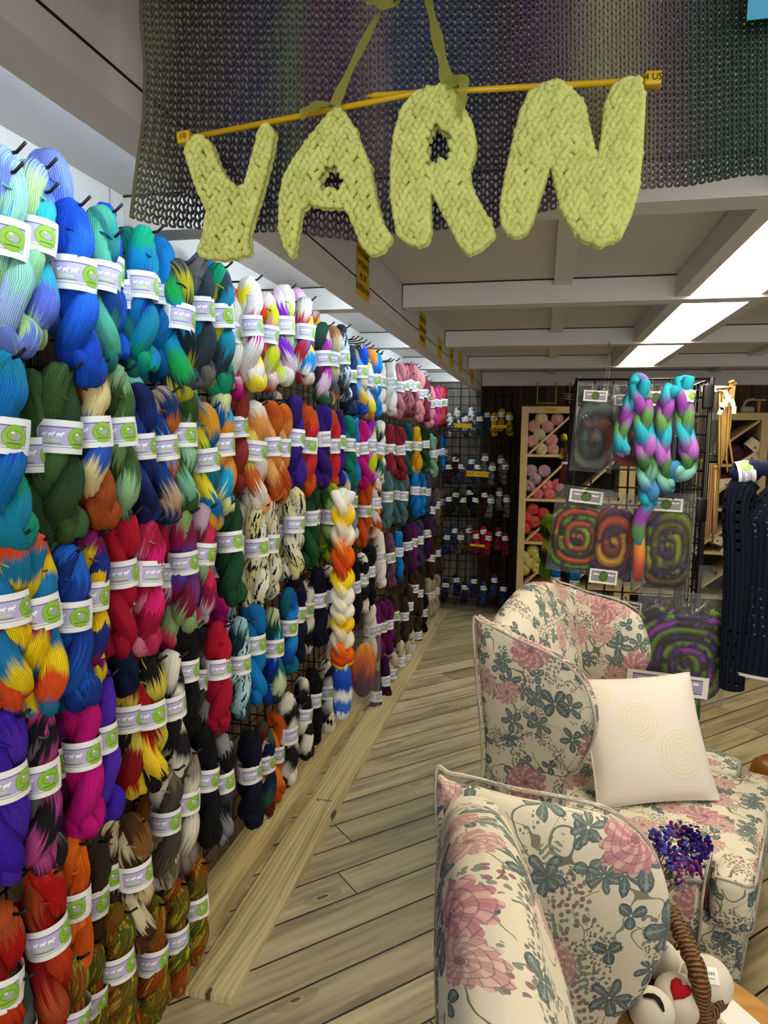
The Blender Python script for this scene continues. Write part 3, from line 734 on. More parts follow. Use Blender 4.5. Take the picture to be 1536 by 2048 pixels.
for ch, (poly, hole) in LET.items():
    cx_ = sum(p[0] for p in poly) / len(poly); top = min(poly, key=lambda p: p[1])
    O = onY(top[0], top[1], YS); mb = MB(); rr = random.Random(ord(ch))
    pts = []
    sx, sy = 13, 12; j = 0; y = 150
    while y < 530:
        x = 360 + (sx / 2 if j % 2 else 0)
        while x < 1300:
            p = (x + rr.uniform(-1.8, 1.8), y + rr.uniform(-1.8, 1.8))
            if inside(p, poly) and not (hole and inside(p, hole)) and edged(p, poly) > 4.5 and not (hole and edged(p, hole) < 4):
                pts.append((p, int((x - 360) / sx) % 2))
            x += sx
        y += sy; j += 1
    per = 0
    for i in range(len(poly)):
        a, c = Vector(poly[i]), Vector(poly[(i+1) % len(poly)]); d = c - a; n_ = max(1, int(d.length / 13))
        nrm = Vector((-d.y, d.x)).normalized()
        for q in range(n_):
            p = a + d * ((q + .5) / n_)
            for sg in (1, -1):
                pp = p + nrm * sg * 5
                if inside(pp, poly): pts.append(((pp.x, pp.y), 2 + math.atan2(d.y, d.x))); break
    for p, kind in pts:
        e_ = edged(p, poly)
        bulge = .008 * (1 - math.exp(-e_ / 14))
        a = (math.radians(-58) if kind == 0 else math.radians(-122)) + rr.uniform(-.3, .3) if kind in (0, 1) else -(kind - 2)
        R = Matrix.Rotation(-a, 3, 'Y') if kind in (0, 1) else Matrix.Rotation(-a, 3, 'Y')
        for side in (-1, 1):
            q = onY(p[0], p[1], YS) + Vector((0, side * (.003 + bulge * .7) + rr.uniform(-.0012, .0012), 0)) - O
            mb.ball(q, .0070, .0050, .0040, R, 9, 7)
    o = mb.build('crocheted_letter', LIME, None, True, O)
    tag(o, 'chunky lime green crocheted letter %s hanging from the knitting needles' % ch, 'letter', 'crocheted letters of the hanging sign')
ndm = plain('yellow_needle', 'C9A30C', .35, .5, 0, .05)
def needle(u0, v0, u1, v1, y, lab, head, txt):
    a, c = onY(u0, v0, y), onY(u1, v1, y); d = c - a; L = d.length
    n = thing('knitting_needle', lab, 'knitting needle', a, 0, 'yellow needles of the hanging sign')
    n.rotation_euler = Matrix((d.normalized(), d.normalized().cross(Vector((0, -1, 0))).cross(d.normalized()) * -1, d.cross(Vector((0, 1, 0))).normalized() * 1)).transposed().to_euler() if False else (0, -math.atan2(d.z, d.x), 0)
    mb = MB(); mb.tube([(0,0,0), (L*.96,0,0), (L,0,0)], [.0034, .0034, .0008], 10); mb.build('shaft', ndm, n)
    hb = rbox(-.013, .004, -.007, .007, -.007, .007, .002); hb.build('end_cap', ndm, n)
    put_text(txt, .009, plain('needle_print', '2A2408'), n, Matrix.Translation((-.0045, -.0073, 0)) @ Matrix.Rotation(PI/2, 4, 'X') @ Matrix.Rotation(PI if head else 0, 4, 'Z'), name='size_mark')
    return n
needle(378, 276, 915, 170, YS + .002, 'yellow plastic knitting needle sloping up behind letters Y and A', 0, '10')
nn = needle(1296, 161, 730, 192, YS + .012, 'yellow plastic knitting needle lying level above letters R and N', 1, '4 US')
nn.rotation_euler = (0, -math.atan2((onY(730,192,YS+.012)-onY(1296,161,YS+.012)).z, (onY(730,192,YS+.012)-onY(1296,161,YS+.012)).x), 0)
# sheer green ribbon
rib = Mat('sheer_olive_ribbon', .5, .3); tb = rib.N('ShaderNodeBsdfTransparent'); mx = rib.N('ShaderNodeMixShader'); mx.inputs[0].default_value = .25
rib.base('8C8E34'); rib.L(rib.b.outputs[0], mx.inputs[1]); rib.L(tb.outputs[0], mx.inputs[2]); rib.L(mx.outputs[0], rib.nt.nodes['Material Output'].inputs[0])
def ribbon(pts, wd, n=40):
    mb = MB(); ax = catmull(pts, n)
    def fn(a, b):
        i = int(round(a * n)); p = ax[i]; t = (ax[min(i+1,n)] - ax[max(i-1,0)]).normalized(); s = t.cross(Vector((0, 1, 0)))
        tw = a * 1.2; s = s * math.cos(tw) + Vector((0, 1, 0)) * math.sin(tw) * .6
        return (p + s * wd * (b - .5) * (1 + .2 * math.sin(a * 19)), (a * 4, b))
    mb.grid(fn, n, 2); return mb
rt = thing('ribbon', 'sheer olive green ribbon tied to the needles and rising out of view', 'ribbon', (0, 0, 0))
ribbon([onY(668,212,YS-.012), onY(700,140,YS-.01), onY(745,50,YS-.005), onY(775,-5,YS), onY(790,-60,YS)], .011).build('ribbon_strand', rib.m, rt)
ribbon([onY(893,165,YS-.012), onY(885,120,YS-.01), onY(868,50,YS-.005), onY(856,-5,YS), onY(845,-60,YS)], .012).build('ribbon_strand', rib.m, rt)
ribbon([onY(740,-8,YS-.01), onY(765,4,YS-.02), onY(790,6,YS-.02), onY(800,-12,YS-.01)], .018).build('ribbon_bow', rib.m, rt)
ribbon([onY(600,232,YS-.012), onY(625,214,YS-.02), onY(655,208,YS-.022), onY(672,212,YS-.012)], .012).build('ribbon_tail', rib.m, rt)
ribbon([onY(893,168,YS-.016), onY(915,158,YS-.024), onY(927,168,YS-.026), onY(922,205,YS-.026), onY(918,235,YS-.02)], .014).build('ribbon_tail', rib.m, rt)

# knitted scarf: interlocking loops row by row
def scarf():
    mb = MB(); NC, NR = 82, 33
    TL, TR = (262, -45), (1600, -60)
    bot = [(262,434),(330,448),(400,458),(480,460),(560,458),(640,474),(720,478),(790,462),(850,462),(920,452),(1000,450),(1060,430),(1130,410),(1200,385),(1280,378),(1400,362),(1536,346),(1620,335)]
    left = [(0,282),(.2,282),(.4,291),(.6,288),(.8,274),(1,262)]
    def lerp(tab, t):
        for i in range(len(tab) - 1):
            if t <= tab[i+1][0]: a, c = tab[i], tab[i+1]; return a[1] + (c[1]-a[1]) * (t-a[0]) / (c[0]-a[0])
        return tab[-1][1]
    def P(a, b, off):
        u = 262 + a * (1620 - 262); vb = lerp(bot, u)
        u = u + (lerp(left, b) - 262) * (1 - a) ** 3
        v = -60 + (vb + 60) * b + 3 * math.sin(a * 40) * b
        y = .865 - .02 * a + .012 * math.sin(a * 17 + b * 2) + .01 * math.sin(b * 9 + a * 5)
        return onY(u, v, y) + Vector((0, off, 0))
    rs_ = random.Random(5)
    for j in range(NR):
        q = []; b0 = (j + .5) / NR; S_ = 11
        ph = rs_.uniform(0, 1)
        for i in range(NC * S_ + 1):
            t = i / S_; f = t % 1
            a = (t + .19 * math.sin(4 * PI * f) ) / NC
            b = b0 - .70 / NR * (-math.cos(2 * PI * f)) + .0016 * math.sin(t * 1.7 + ph * 9)
            off = .0030 * math.cos(4 * PI * f)
            q.append(P(min(max(a, 0), 1), min(max(b, 0), 1.0), off))
        mb.tube(q, [.00165 + .0003 * math.sin(i * .7 + j) for i in range(len(q))], 5, False, 1.0)
        # rewrite u with the column position so the dye runs across the cloth
    edge = [P(0, b / 60, 0) for b in range(61)]; mb.tube(edge, .0026, 6)
    return mb
sm = Mat('dyed_scarf_yarn', .85, .15)
tt = sm.N('ShaderNodeTexCoord'); xx, yy, zz = sm.ob()
nz = sm.noise(sm.vec(xx * 4, yy, zz * 1.5), 2, 3)
nf = sm.noise(tt.outputs['Object'], 260, 2)
xs0, xs1 = onY(262, 250, .865).x, onY(1620, 250, .845).x
f = (xx - xs0) / (xs1 - xs0) + (nz - .5) * .06
stops = [(0, '707350'), (.045, '505441'), (.08, '202027'), (.16, '212139'), (.20, '272550'), (.24, '1D2F4B'), (.285, '4E6255'), (.32, '4B3253'), (.37, '452753'), (.41, '776C7E'), (.44, '27416A'), (.49, '203765'), (.54, '152F5B'), (.58, '25253C'), (.63, '3E2750'), (.68, '655B6A'), (.73, '9C9877'), (.78, '908B6F'), (.82, '625565'), (.87, '274646'), (.93, '1B413E'), (1, '25534E')]
c = sm.ramp(f, stops)
c = sm.mix(.05, sm.mix((nf - .4).sat() * .8, c, sm.mix(.35, c, 'C8C4AC')), 'C0BCAC')
c = sm.mix(1.0, c, 'DCDCDC', 'MULTIPLY'); sm.base(c); sm.bump(nf, .4, .001)
o = scarf().build('knitted_scarf', sm.m); tag(o, 'loosely knitted scarf in dark purple, blue, olive and teal across the top', 'scarf')
# blue card at the upper right corner
p = onY(1497, -16, .80); b_ = MB(); b_.box(0, .09, 0, .0012, -.026, .05)
o = b_.build('blue_card', plain('cyan_card', '4FA6CC', .6), None, False, p); tag(o, 'small cyan blue card hanging at the upper right corner', 'card')
# support rail from the joists that carries scarf, sign and ribbons
r_ = MB(); r_.tube([(-.555, .87, 2.19), (.42, .85, 2.19)], .008, 8)
for xx_ in (-.5, -.1, .38): r_.tube([(xx_, .86, 2.185), (xx_, .86, 2.2)], .004, 6)
o = r_.build('hanging_rail', plain('rail_wood', 'B8A070')); tag(o, 'thin wooden rail under the ceiling carrying the scarf and sign', 'rail')

# yellow signs on the long beam
yel = plain('yellow_paper', 'D0A80A', .6, .2, 0, .04); txm = plain('black_print', '1C1808')
def bsign(u, v, hgt, wid, txt, lab, z0=None):
    p = onX(u, v, -.5635)
    s = thing('paper_sign', lab, 'sign', (-.5635, p.y, p.z), 0, 'yellow signs on the long beam')
    mb = MB(); mb.box(0, .0012, -wid/2, wid/2, -hgt/2, hgt/2); mb.build('sheet', yel, s, False)
    put_text(txt, .030 * wid / .16, txm, s, Matrix.Translation((.0016, 0, 0)) @ Matrix.Rotation(PI/2, 4, 'Z') @ Matrix.Rotation(PI/2, 4, 'X'), 1.25)
bsign(726, 545, .16, .15, 'FINGERING\nW/TENCEL\nML NT\nSUPERWASH', 'yellow paper sign with black capitals, largest and nearest on the beam')
bsign(845, 660, .15, .18, 'WORSTED\nSUPERWASH\nMERINO', 'yellow paper sign on the beam, second from the near end')
bsign(880, 697, .11, .17, 'SPORT', 'yellow paper sign on the beam, third from the near end')
bsign(903, 712, .13, .19, 'SOCK', 'yellow paper sign on the beam, fourth from the near end')
bsign(921, 727, .13, .19, 'DK', 'yellow paper sign on the beam, fifth from the near end')
bsign(945, 752, .13, .21, 'LACE', 'yellow paper sign on the beam, farthest from the camera')
# thin cable hanging from a joist
cb = MB(); a = onY(1224, 660, 3.9); z = onY(1210, 775, 3.9)
cb.tube(catmull([(a.x, 4.0, 2.12), (a.x + .004, 4.0, 1.98), (a.x - .004, 4.0, 1.84), (a.x - .003, 4.0, 1.80)], 14), .002, 5)
cb.tube(catmull([(a.x, 4.0, 2.12), (a.x - .01, 4.0, 1.98), (a.x - .03, 4.0, 1.80)], 14), .002, 5)
o = cb.build('hanging_cable', plain('grey_cable', '6A6258')); tag(o, 'thin grey cable hanging from the third ceiling joist', 'cable')
# ================================================================== CHAIRS, TABLE, BASKET
def floral():
    m = Mat('floral_tapestry', .8, .2); u, v = m.uv()
    wn = m.noise(m.vec(u, v), 9, 2, col=False)
    u_ = u + (m.noise(m.vec(u, v, 3.0), 25, 2) - .5) * .012; v_ = v + (m.noise(m.vec(u, v, 7.0), 25, 2) - .5) * .012
    base = m.mix(m.noise(m.vec(u, v), 3, 2), 'DDD4BC', 'E6DFCC')
    def layer(scale, ou, ov, rnd=.75):
        n = m.N('ShaderNodeTexVoronoi'); n.voronoi_dimensions = '2D'; n.inputs['Scale'].default_value = 1.0; n.inputs['Randomness'].default_value = rnd
        a, b = u_ * scale + ou, v_ * scale + ov; m.L(m.vec(a, b), n.inputs['Vector'])
        p = m.N('ShaderNodeSeparateXYZ'); m.L(n.outputs['Position'], p.inputs[0])
        q = m.N('ShaderNodeSeparateXYZ'); m.L(n.outputs['Color'], q.inputs[0])
        dx, dy = a - m.x(p.outputs[0]), b - m.x(p.outputs[1])
        return (dx * dx + dy * dy).sqrt(), dy.at2(dx), [m.x(o) for o in q.outputs]
    inv = lambda f: f * -1.0 + 1.0
    col = base
    # small sprigs and stems
    st = (m.noise(m.vec(u_, v_, 1.0), 7, 1) - .5).abs().lt(.0055) * m.noise(m.vec(u, v, 5.0), 6, 1).gt(.47)
    col = m.mix(st, col, '7A7868')
    st2 = (m.noise(m.vec(u_, v_, 9.0), 11, 1) - .5).abs().lt(.006) * m.noise(m.vec(u, v, 2.0), 5, 1).gt(.52)
    col = m.mix(st2, col, '8A8672')
    r, th, q = layer(85, 3, 1); gate = m.noise(m.vec(u, v, 11.0), 9, 2)
    sp = r.lt(.36) * gate.gt(.57) ; col = m.mix(sp * .9, col, m.mix(q[1].gt(.55), '7C8474', '86606A'))
    r, th, q = layer(120, 1, 5); gate = m.noise(m.vec(u, v, 21.0), 13, 2)
    sp = r.lt(.34) * gate.gt(.585); col = m.mix(sp * .85, col, m.mix(q[1].gt(.5), '6C7A76', '6E5A54'))
    # fern fronds
    r, th, q = layer(8.2, 5.3, 2.2)
    a = (th + q[0] * 6.28).cos(); bb_ = (th + q[0] * 6.28).sin()
    px, py = r * a, r * bb_
    wdt = (inv(px / .42)) * .22
    comb = (px * 62.0 + (py.abs()) * -50.0).sin().gt(-.1)
    fr = px.gt(0.0) * px.lt(.42) * py.abs().lt(wdt) * comb * q[1].gt(.35)
    col = m.mix(fr, col, m.mix(q[2], '7F8F86', '9AA08C'))
    # leaf rosettes
    for sc, ox, oy, pet, gatev in ((9.5, 1.7, 4.1, 2.5, .55), (7.6, 8.2, 6.6, 2.0, .64), (14.5, 2.9, 9.4, 1.5, .62), (12.0, 6.1, 1.4, 3.0, .78)):
        r, th, q = layer(sc, ox, oy)
        t2 = th + q[0] * 6.28
        pe = (t2 * pet).cos().abs(); R_ = pe.pw(.9) * .37 + .02
        leaf = r.lt(R_) * r.gt(.03) * q[1].gt(gatev)
        vein = (pe.gt(.985)).mx((r * 60.0 + pe * 30).sin().gt(.86) * pe.gt(.5)) * leaf
        edge = leaf * r.gt(R_ * .86)
        shade = m.mix(q[2], '7C8884', '5A6C70')
        shade = m.mix((r * 2.6).sat(), m.mix(1.0, shade, 'C0C8C0', 'MULTIPLY'), shade)
        col = m.mix(leaf, col, shade); col = m.mix(vein * .6, col, 'A9B5AC'); col = m.mix(edge * .6, col, '3A474C')
    # big chrysanthemum flowers
    for sc, ox, oy, g_, pal in ((4.3, 2.2, 7.7, .40, ('B98088', 'D9B0AC')), (6.6, 9.1, 3.6, .58, ('C39A94', 'DDBFB4'))):
        r, th, q = layer(sc, ox, oy, .6)
        t2 = th + q[0] * 6.28; ell_ = r * ((t2.cos().abs()) * .28 + .9)
        R_ = (t2 * 7.0).sin().abs() * .055 + .245
        fl_ = ell_.lt(R_) * q[1].gt(g_)
        k = ell_ * 30.0; ring = ell_ / .065; ri = ring.floor()
        pet = (t2 * 9.0 + ri * 1.9 + (ring.fract()) * .8).sin()
        c1 = m.mix((pet * .5 + .5), pal[0], pal[1])
        c1 = m.mix(ring.fract().lt(.16) * .45 , c1, '6E4450'); c1 = m.mix(pet.abs().lt(.18) * .55, c1, '71505A')
        c1 = m.mix(ell_.lt(.05) * .6, c1, '6E3E4A')
        col = m.mix(fl_, col, c1)
    rib = (u * 2 * PI * 380).sin() * .5 + .5
    col = m.mix(1.0, col, m.ramp(rib, [(0, (.86,.86,.86,1)), (1, (1.02,1.02,1.02,1))]), 'MULTIPLY')
    m.bump(rib * .5 + m.noise(m.vec(u, v), 500, 2) * .5, .25, .0008)
    return m.base(col)
FLOR = floral()
darkwood = plain('dark_chair_leg', '3A2416', .4)

def panel(outline, map3, th, p=3.2, rings=9, n=72, uvo=(0, 0), c=None, cont=False):
    """soft upholstered slab from a closed outline; outline pts (a,b); map3(a,b,h)"""
    P = [Vector(q) for q in outline]; k = len(P); out = []
    for i in range(k):
        a, b, c_, d = P[(i-1) % k], P[i], P[(i+1) % k], P[(i+2) % k]
        m_ = max(2, int(n / k) + 1)
        for j in range(m_):
            t = j / m_; out.append(.5*((2*b)+(c_-a)*t+(2*a-5*b+4*c_-d)*t*t+(3*b-a-3*c_+d)*t*t*t))
    k = len(out); cc = Vector(c) if c else sum(out, Vector((0, 0))) / k
    mb = MB(); sc = [0.0] + [1 - (1 - i / rings) ** 2.2 for i in range(1, rings + 1)]
    rho = sum((q - cc).length for q in out) / k; arc = [0.0]
    hs = [th / 2 * max(0, 1 - s ** p) ** (1 / p) for s in sc]
    for i in range(1, len(sc)): arc.append(arc[-1] + math.hypot((sc[i]-sc[i-1]) * rho, hs[i]-hs[i-1]) / rho)
    for sd in (1, -1):
        V, UV, UV2 = [], [], []
        for si, s in enumerate(sc[1:], 1):
            h = sd * th / 2 * max(0, 1 - s ** p) ** (1 / p)
            for q in out:
                w2 = cc + (q - cc) * s; V.append(map3(w2.x, w2.y, h)); g_ = cc + (q - cc) * arc[si]; UV.append((g_.x + uvo[0] + (0 if sd > 0 else .83), g_.y + uvo[1])); g2 = cc + (q - cc) * (2 * arc[-1] - arc[si]); UV2.append((g2.x + uvo[0], g2.y + uvo[1]))
        V.append(map3(cc.x, cc.y, sd * th / 2)); UV.append((cc.x + uvo[0] + (0 if sd > 0 else .83), cc.y + uvo[1]))
        fs, uv = [], []
        for r_ in range(rings - 1):
            for j in range(k):
                j2 = (j+1) % k; f = (r_*k+j, r_*k+j2, (r_+1)*k+j2, (r_+1)*k+j)
                if sd < 0: f = f[::-1]
                T_ = UV2 if (cont and sd < 0 and r_ >= rings - 5) else UV
                fs.append(f); uv.append(tuple(T_[i] for i in f))
        for j in range(k):
            f = (len(V)-1, (j+1) % k, j)
            if sd < 0: f = f[::-1]
            fs.append(f); uv.append(tuple(UV[i] for i in f))
        mb.add(V, fs, uv)
    return mb, out

WING = [(.03,.25),(-.01,.62),(-.05,.985),(-.02,1.008),(.09,.985),(.18,.972),(.25,.955),(.31,.915),(.345,.85),(.355,.775),(.337,.70),(.31,.635),(.275,.59),(.262,.48),(.26,.25)]
def wingchair(name, label, loc, rot, uvo, W=.70):
    ch = thing(name, label, 'armchair', loc, rot, 'floral wing armchairs')
    # back: leaning slab with an arched top
    lean = lambda z: -.055 * max(0, (z - .3)) / .7
    bk = [(.015,.30),(.0,.7),(.0,.965),(.05,1.0),(.17,1.045),(W/2,1.075),(W-.17,1.045),(W-.05,1.0),(W,.965),(W,.7),(W-.015,.30)]
    mb, o1 = panel(bk, lambda a, b, h: (.065 + lean(b) + h + (.055 * math.sin(PI * min(1, max(0, (a)/W))) * (h > 0) * min(1, max(0, (1.0-b)*4))), a, b), .15, 3.0, 9, 80, (uvo[0] + 2, uvo[1]), None, True)
    mb.build('backrest', FLOR, ch)
    for sgn, y in ((1, .0), (-1, W)):
        def wm(a, b, h, sgn=sgn, y=y):
            fl_ = .05 * max(0, a) / .38                       # wings splay outwards
            return (a, y + h, b - (.03 * a / .3 if sgn > 0 else 0))
        wg, out = panel(WING, wm, .078, 3.0, 8, 80, (uvo[0] + (0 if sgn > 0 else 4.3), uvo[1] + .37), (.15, .70))
        wgo = wg.build('wing', FLOR, ch)
        for hh in (-sgn * .034,):
            pp = [wm(q.x, q.y, hh) for q in out if q.y > .56]
            k0 = max(range(len(out)), key=lambda i: 0)
            seq = [q for q in out]; seq = [q for q in seq if q.y > .40]
            pm = MB(); pm.tube([wm(q.x, q.y, hh) for q in seq], .0042, 7); pm.boxuv(); pm.build('piping', FLOR, wgo)
        # rolled arm
        ys = y
        am = rbox(.25, .67, ys - .050, ys + .050, .12, .41, .03, 3, (uvo[0], uvo[1] + 1))
        am.tube([(.26, ys, .405), (.45, ys, .402), (.64, ys, .395), (.675, ys, .39)], [.052, .056, .058, .050], 18)
        amo = am.build('arm', FLOR, ch)
        fp = MB(); fp.tube([(.672, ys - .05, .14), (.674, ys - .05, .34), (.678, ys - .05, .40), (.680, ys - .035, .43), (.680, ys, .443), (.680, ys + .035, .43), (.678, ys + .05, .40), (.674, ys + .05, .34), (.672, ys + .05, .14)], .0042, 7)
        fp.build('piping', FLOR, amo)
    sb = rbox(.02, .775, .0, W - .0, .05, .25, .03, 3, (uvo[0] + 1, uvo[1])); sb.build('seat_base', FLOR, ch)
    cu = rbox(.10, .76, .052, W - .052, .242, .415, .045, 5, (uvo[0] + 3, uvo[1] + 2)); q_ = rbox(.685, .80, -.03, W + .03, .242, .412, .042, 5, (uvo[0] + 3, uvo[1] + 2)); cu.add(q_.v, q_.f, q_.uv)
    cuo = cu.build('seat_cushion', FLOR, ch)
    cp = MB(); 
    for zz_ in (.262, .398):
        cp.tube([(.15, .056, zz_), (.69, .056, zz_), (.70, -.02, zz_), (.78, -.02, zz_), (.796, .0, zz_), (.796, W, zz_), (.78, W + .02, zz_), (.70, W + .02, zz_), (.69, W - .056, zz_), (.15, W - .056, zz_)], .004, 6)
    cp.build('piping', FLOR, cuo)
    for x_ in (.07, .66):
        for y_ in (.07, W - .07):
            lg = MB(); lg.tube([(x_, y_, .08), (x_, y_, .05), (x_ + .01, y_, 0)], [.026, .022, .014], 10); lg.build('leg', darkwood, ch)
    return ch
chA = wingchair('wing_armchair', 'floral tapestry wing armchair, the farther one, with a cream cushion on it', (-.14, 2.245, 0), math.radians(-20.4), (0, 0), .70)
chB = wingchair('wing_armchair', 'floral tapestry wing armchair nearest the camera, seen from above its back', (.0, .50, 0), math.radians(9.5), (1.3, .7), .66)

# cushion
def pillow_mat():
    m = Mat('cream_cushion_cloth', .85, .15, 0, .1); u, v = m.uv()
    col = m.col('E4DCD2'); lines = None
    for cx_, cy_, R_, n_ in ((.050, .365, .058, 4.5), (.170, .262, .068, 5), (.295, .150, .085, 6)):
        dx, dy = u - cx_, v - cy_; r = (dx*dx + dy*dy).sqrt(); th = dy.at2(dx)
        ph = (r / R_ * n_ + th / (2*PI) + (th * 9).sin() * .10).fract()
        s_ = (ph - .5).abs().lt(.13) * r.lt(R_) * r.gt(.004)
        lines = s_ if lines is None else lines.mx(s_)
    m.bump(lines * 1.0 + m.noise(m.vec(u, v), 350, 2) * .15, .6, .002)
    return m.base(m.mix(lines * .75, col, 'D6D49A'))
PW = .415
def pil():
    mb = MB(); n = 26
    for sd in (1, -1):
        def fn(a, b, sd=sd):
            x, y = a - .5, b - .5
            e_ = max(0, (1 - (2*abs(x)) ** 2.6)) ** .5 * max(0, (1 - (2*abs(y)) ** 2.6)) ** .5
            pinch = 1 - .055 * (1 - (2*x)**2) * (2*y)**2 ; pinch2 = 1 - .055 * (1 - (2*y)**2) * (2*x)**2
            return (Vector((x * PW * pinch2, -sd * (.062 * e_ + .001), y * PW * pinch)), (a * PW, b * PW))
        if sd > 0: mb.grid(fn, n, n)
        else: mb.grid(lambda a, b: fn(1 - a, b), n, n)
    return mb
pl = thing('cushion', 'cream square cushion with stitched green spirals on the farther armchair', 'cushion', (.372, 2.405, .600))
pl.rotation_euler = (math.radians(-29), math.radians(-2), math.radians(19))
pco = pil().build('cushion_cover', pillow_mat(), pl)
pp = MB(); q = []
for i in range(81):
    t = i / 80 * 4; k = int(min(t, 3.999)); f_ = t - k; c4 = [(-.5,-.5),(.5,-.5),(.5,.5),(-.5,.5),(-.5,-.5)]
    x = c4[k][0] + (c4[k+1][0] - c4[k][0]) * f_; y = c4[k][1] + (c4[k+1][1] - c4[k][1]) * f_
    q.append((x * PW * (1 - .055 * (1 - (2*y)**2) * (2*x)**2), 0, y * PW * (1 - .055 * (1 - (2*x)**2) * (2*y)**2)))
pp.tube(q, .0035, 6, closed=False); pp.build('piping', plain('cream_piping', 'DED6CA'), pco)

# round side table
TX, TY, TZ = .294, 1.30, .49
honey = Mat('honey_wood', .35, .4); x, y, z = honey.ob(); g = honey.noise(honey.vec(x * 2, y * 28, z), 1.5, 4)
honey.base(honey.ramp(g, [(.3, 'A8773A'), (.7, 'C99A58')]))
tb_ = thing('side_table', 'small round honey wood table between the two armchairs', 'table', (TX, TY, 0))
mb = MB(); mb.lathe([(0, TZ), (.205, TZ), (.215, TZ - .006), (.218, TZ - .014), (.212, TZ - .024), (0, TZ - .024)], 48); mb.build('table_top', honey.m, tb_)
mb = MB(); mb.lathe([(.0, .467), (.03, .466), (.022, .40), (.03, .25), (.02, .12), (.045, .06), (.0, .05)], 16); mb.build('pedestal', honey.m, tb_)
for i in range(3):
    a = i * 2 * PI / 3 + .4; mb = MB(); mb.tube([(0, 0, .09), (.08*math.cos(a), .08*math.sin(a), .07), (.17*math.cos(a), .17*math.sin(a), .012), (.19*math.cos(a), .19*math.sin(a), .010)], [.018, .016, .013, .010], 10); mb.build('foot', honey.m, tb_)
# leaflet
pm_ = Mat('printed_leaflet', .5, .3); u, v = pm_.uv()
R = lambda x0, x1, y0, y1: u.gt(x0) * u.lt(x1) * v.gt(y0) * v.lt(y1)
c = pm_.col('ECEAE6'); c = pm_.mix(R(.06, .55, .45, .92), c, 'B8B460'); c = pm_.mix(R(.08, .53, .48, .89), c, 'D8D2A0')
n_ = pm_.noise(pm_.vec(u * 9, v * 9), 1.5, 2); c = pm_.mix(R(.12, .5, .5, .84) * n_.gt(.52), c, '9A3050'); c = pm_.mix(R(.12, .5, .5, .7) * n_.lt(.42), c, '3E6A7A')
c = pm_.mix(R(.1, .9, .08, .38) * (v * 150).sin().gt(.2) * pm_.noise(pm_.vec(u * 90, v * 40), 1, 1).gt(.4) * .6, c, '55555C')
pm_.base(c)
def sheet(w_, h_): 
    mb = MB(); mb.grid(lambda a, b: (Vector((a * w_, b * h_, .001 + .002 * math.sin(a * 3) )), (a, b)), 6, 6); return mb
o = sheet(.14, .20).build('leaflet', pm_.m, None, True, (.375, 1.215, TZ + .0005)); o.rotation_euler = (0, 0, .62)
tag(o, 'white printed leaflet with a framed floral picture on the round table', 'leaflet')

# basket with felted wool balls
wk = Mat('brown_wicker', .55, .4); u, v = wk.uv(); x, y, z = wk.ob()
cw_ = (u * 900 + (v * 4 * PI) + wk.noise(wk.vec(u * 30, v * 4), 2, 2) * 5).sin() * .5 + .5; n_ = wk.noise(wk.vec(u * 60, v * 3), 2, 3)
wk.base(wk.ramp(cw_ * .55 + n_ * .5, [(.1, '2A170C'), (.5, '5E3A1A'), (.95, 'A87C44')])); wk.bump(cw_, .9, .004)
BX, BY = .275, 1.335
bk_ = thing('wicker_basket', 'dark wicker basket with a tall twisted handle holding felted wool balls', 'basket', (BX, BY, TZ))
mb = MB()
for j in range(9):
    r_ = .068 + .022 * (j / 8) ** .7; z_ = .008 + j * .0085
    mb.tube([(r_*math.cos(2*PI*i/40) * (1 + .012*(-1)**(i+j)), r_*.9*math.sin(2*PI*i/40) * (1 + .012*(-1)**(i+j)), z_) for i in range(40)], .0072, 7, closed=True)
mb.build('woven_side', wk.m, bk_)
mb = MB(); mb.lathe([(0, .003), (.078, .003), (.078, .010), (0, .010)], 24); mb.build('base', wk.m, bk_)
mb = MB()
for s in range(2):
    mb.tube([(.094*math.cos(2*PI*i/60) + .004*math.cos(i*.9 + s*PI), .086*math.sin(2*PI*i/60), .084 + .006*math.sin(i*.9 + s*PI)) for i in range(60)], .0075, 8, closed=True)
mb.build('rim', wk.m, bk_)
hd = MB(); hp = []
Hp = [(.040, -.084, .04), (.038, -.085, .09), (.030, -.083, .155), (.012, -.045, .195), (-.005, .0, .212), (-.02, .045, .195), (-.030, .078, .155), (-.035, .084, .09), (-.036, .082, .04)]
hp = catmull(Hp, 60)
for s in range(3):
    q = [p + Vector((.012*math.cos(i*.5 + s*2.09), 0, .009*math.sin(i*.5 + s*2.09))) for i, p in enumerate(hp)]; hd.tube(q, .0068, 7)
hd.tube(hp, .0150, 10)
o = hd.build('handle', wk.m, bk_)
felt = plain('cream_felt', 'D6CFC0', .95, .05, 0, .06, 90)
def feltball(u, v, z, r, lab):
    p = onZ(u, v, z); t = thing('felt_ball', lab, 'felt ball', p, 0, 'felted wool balls in the basket')
    mb = MB(); mb.ball((0, 0, 0), r, r, r * .96, None, 28, 20); return mb.build('ball', felt, t), p
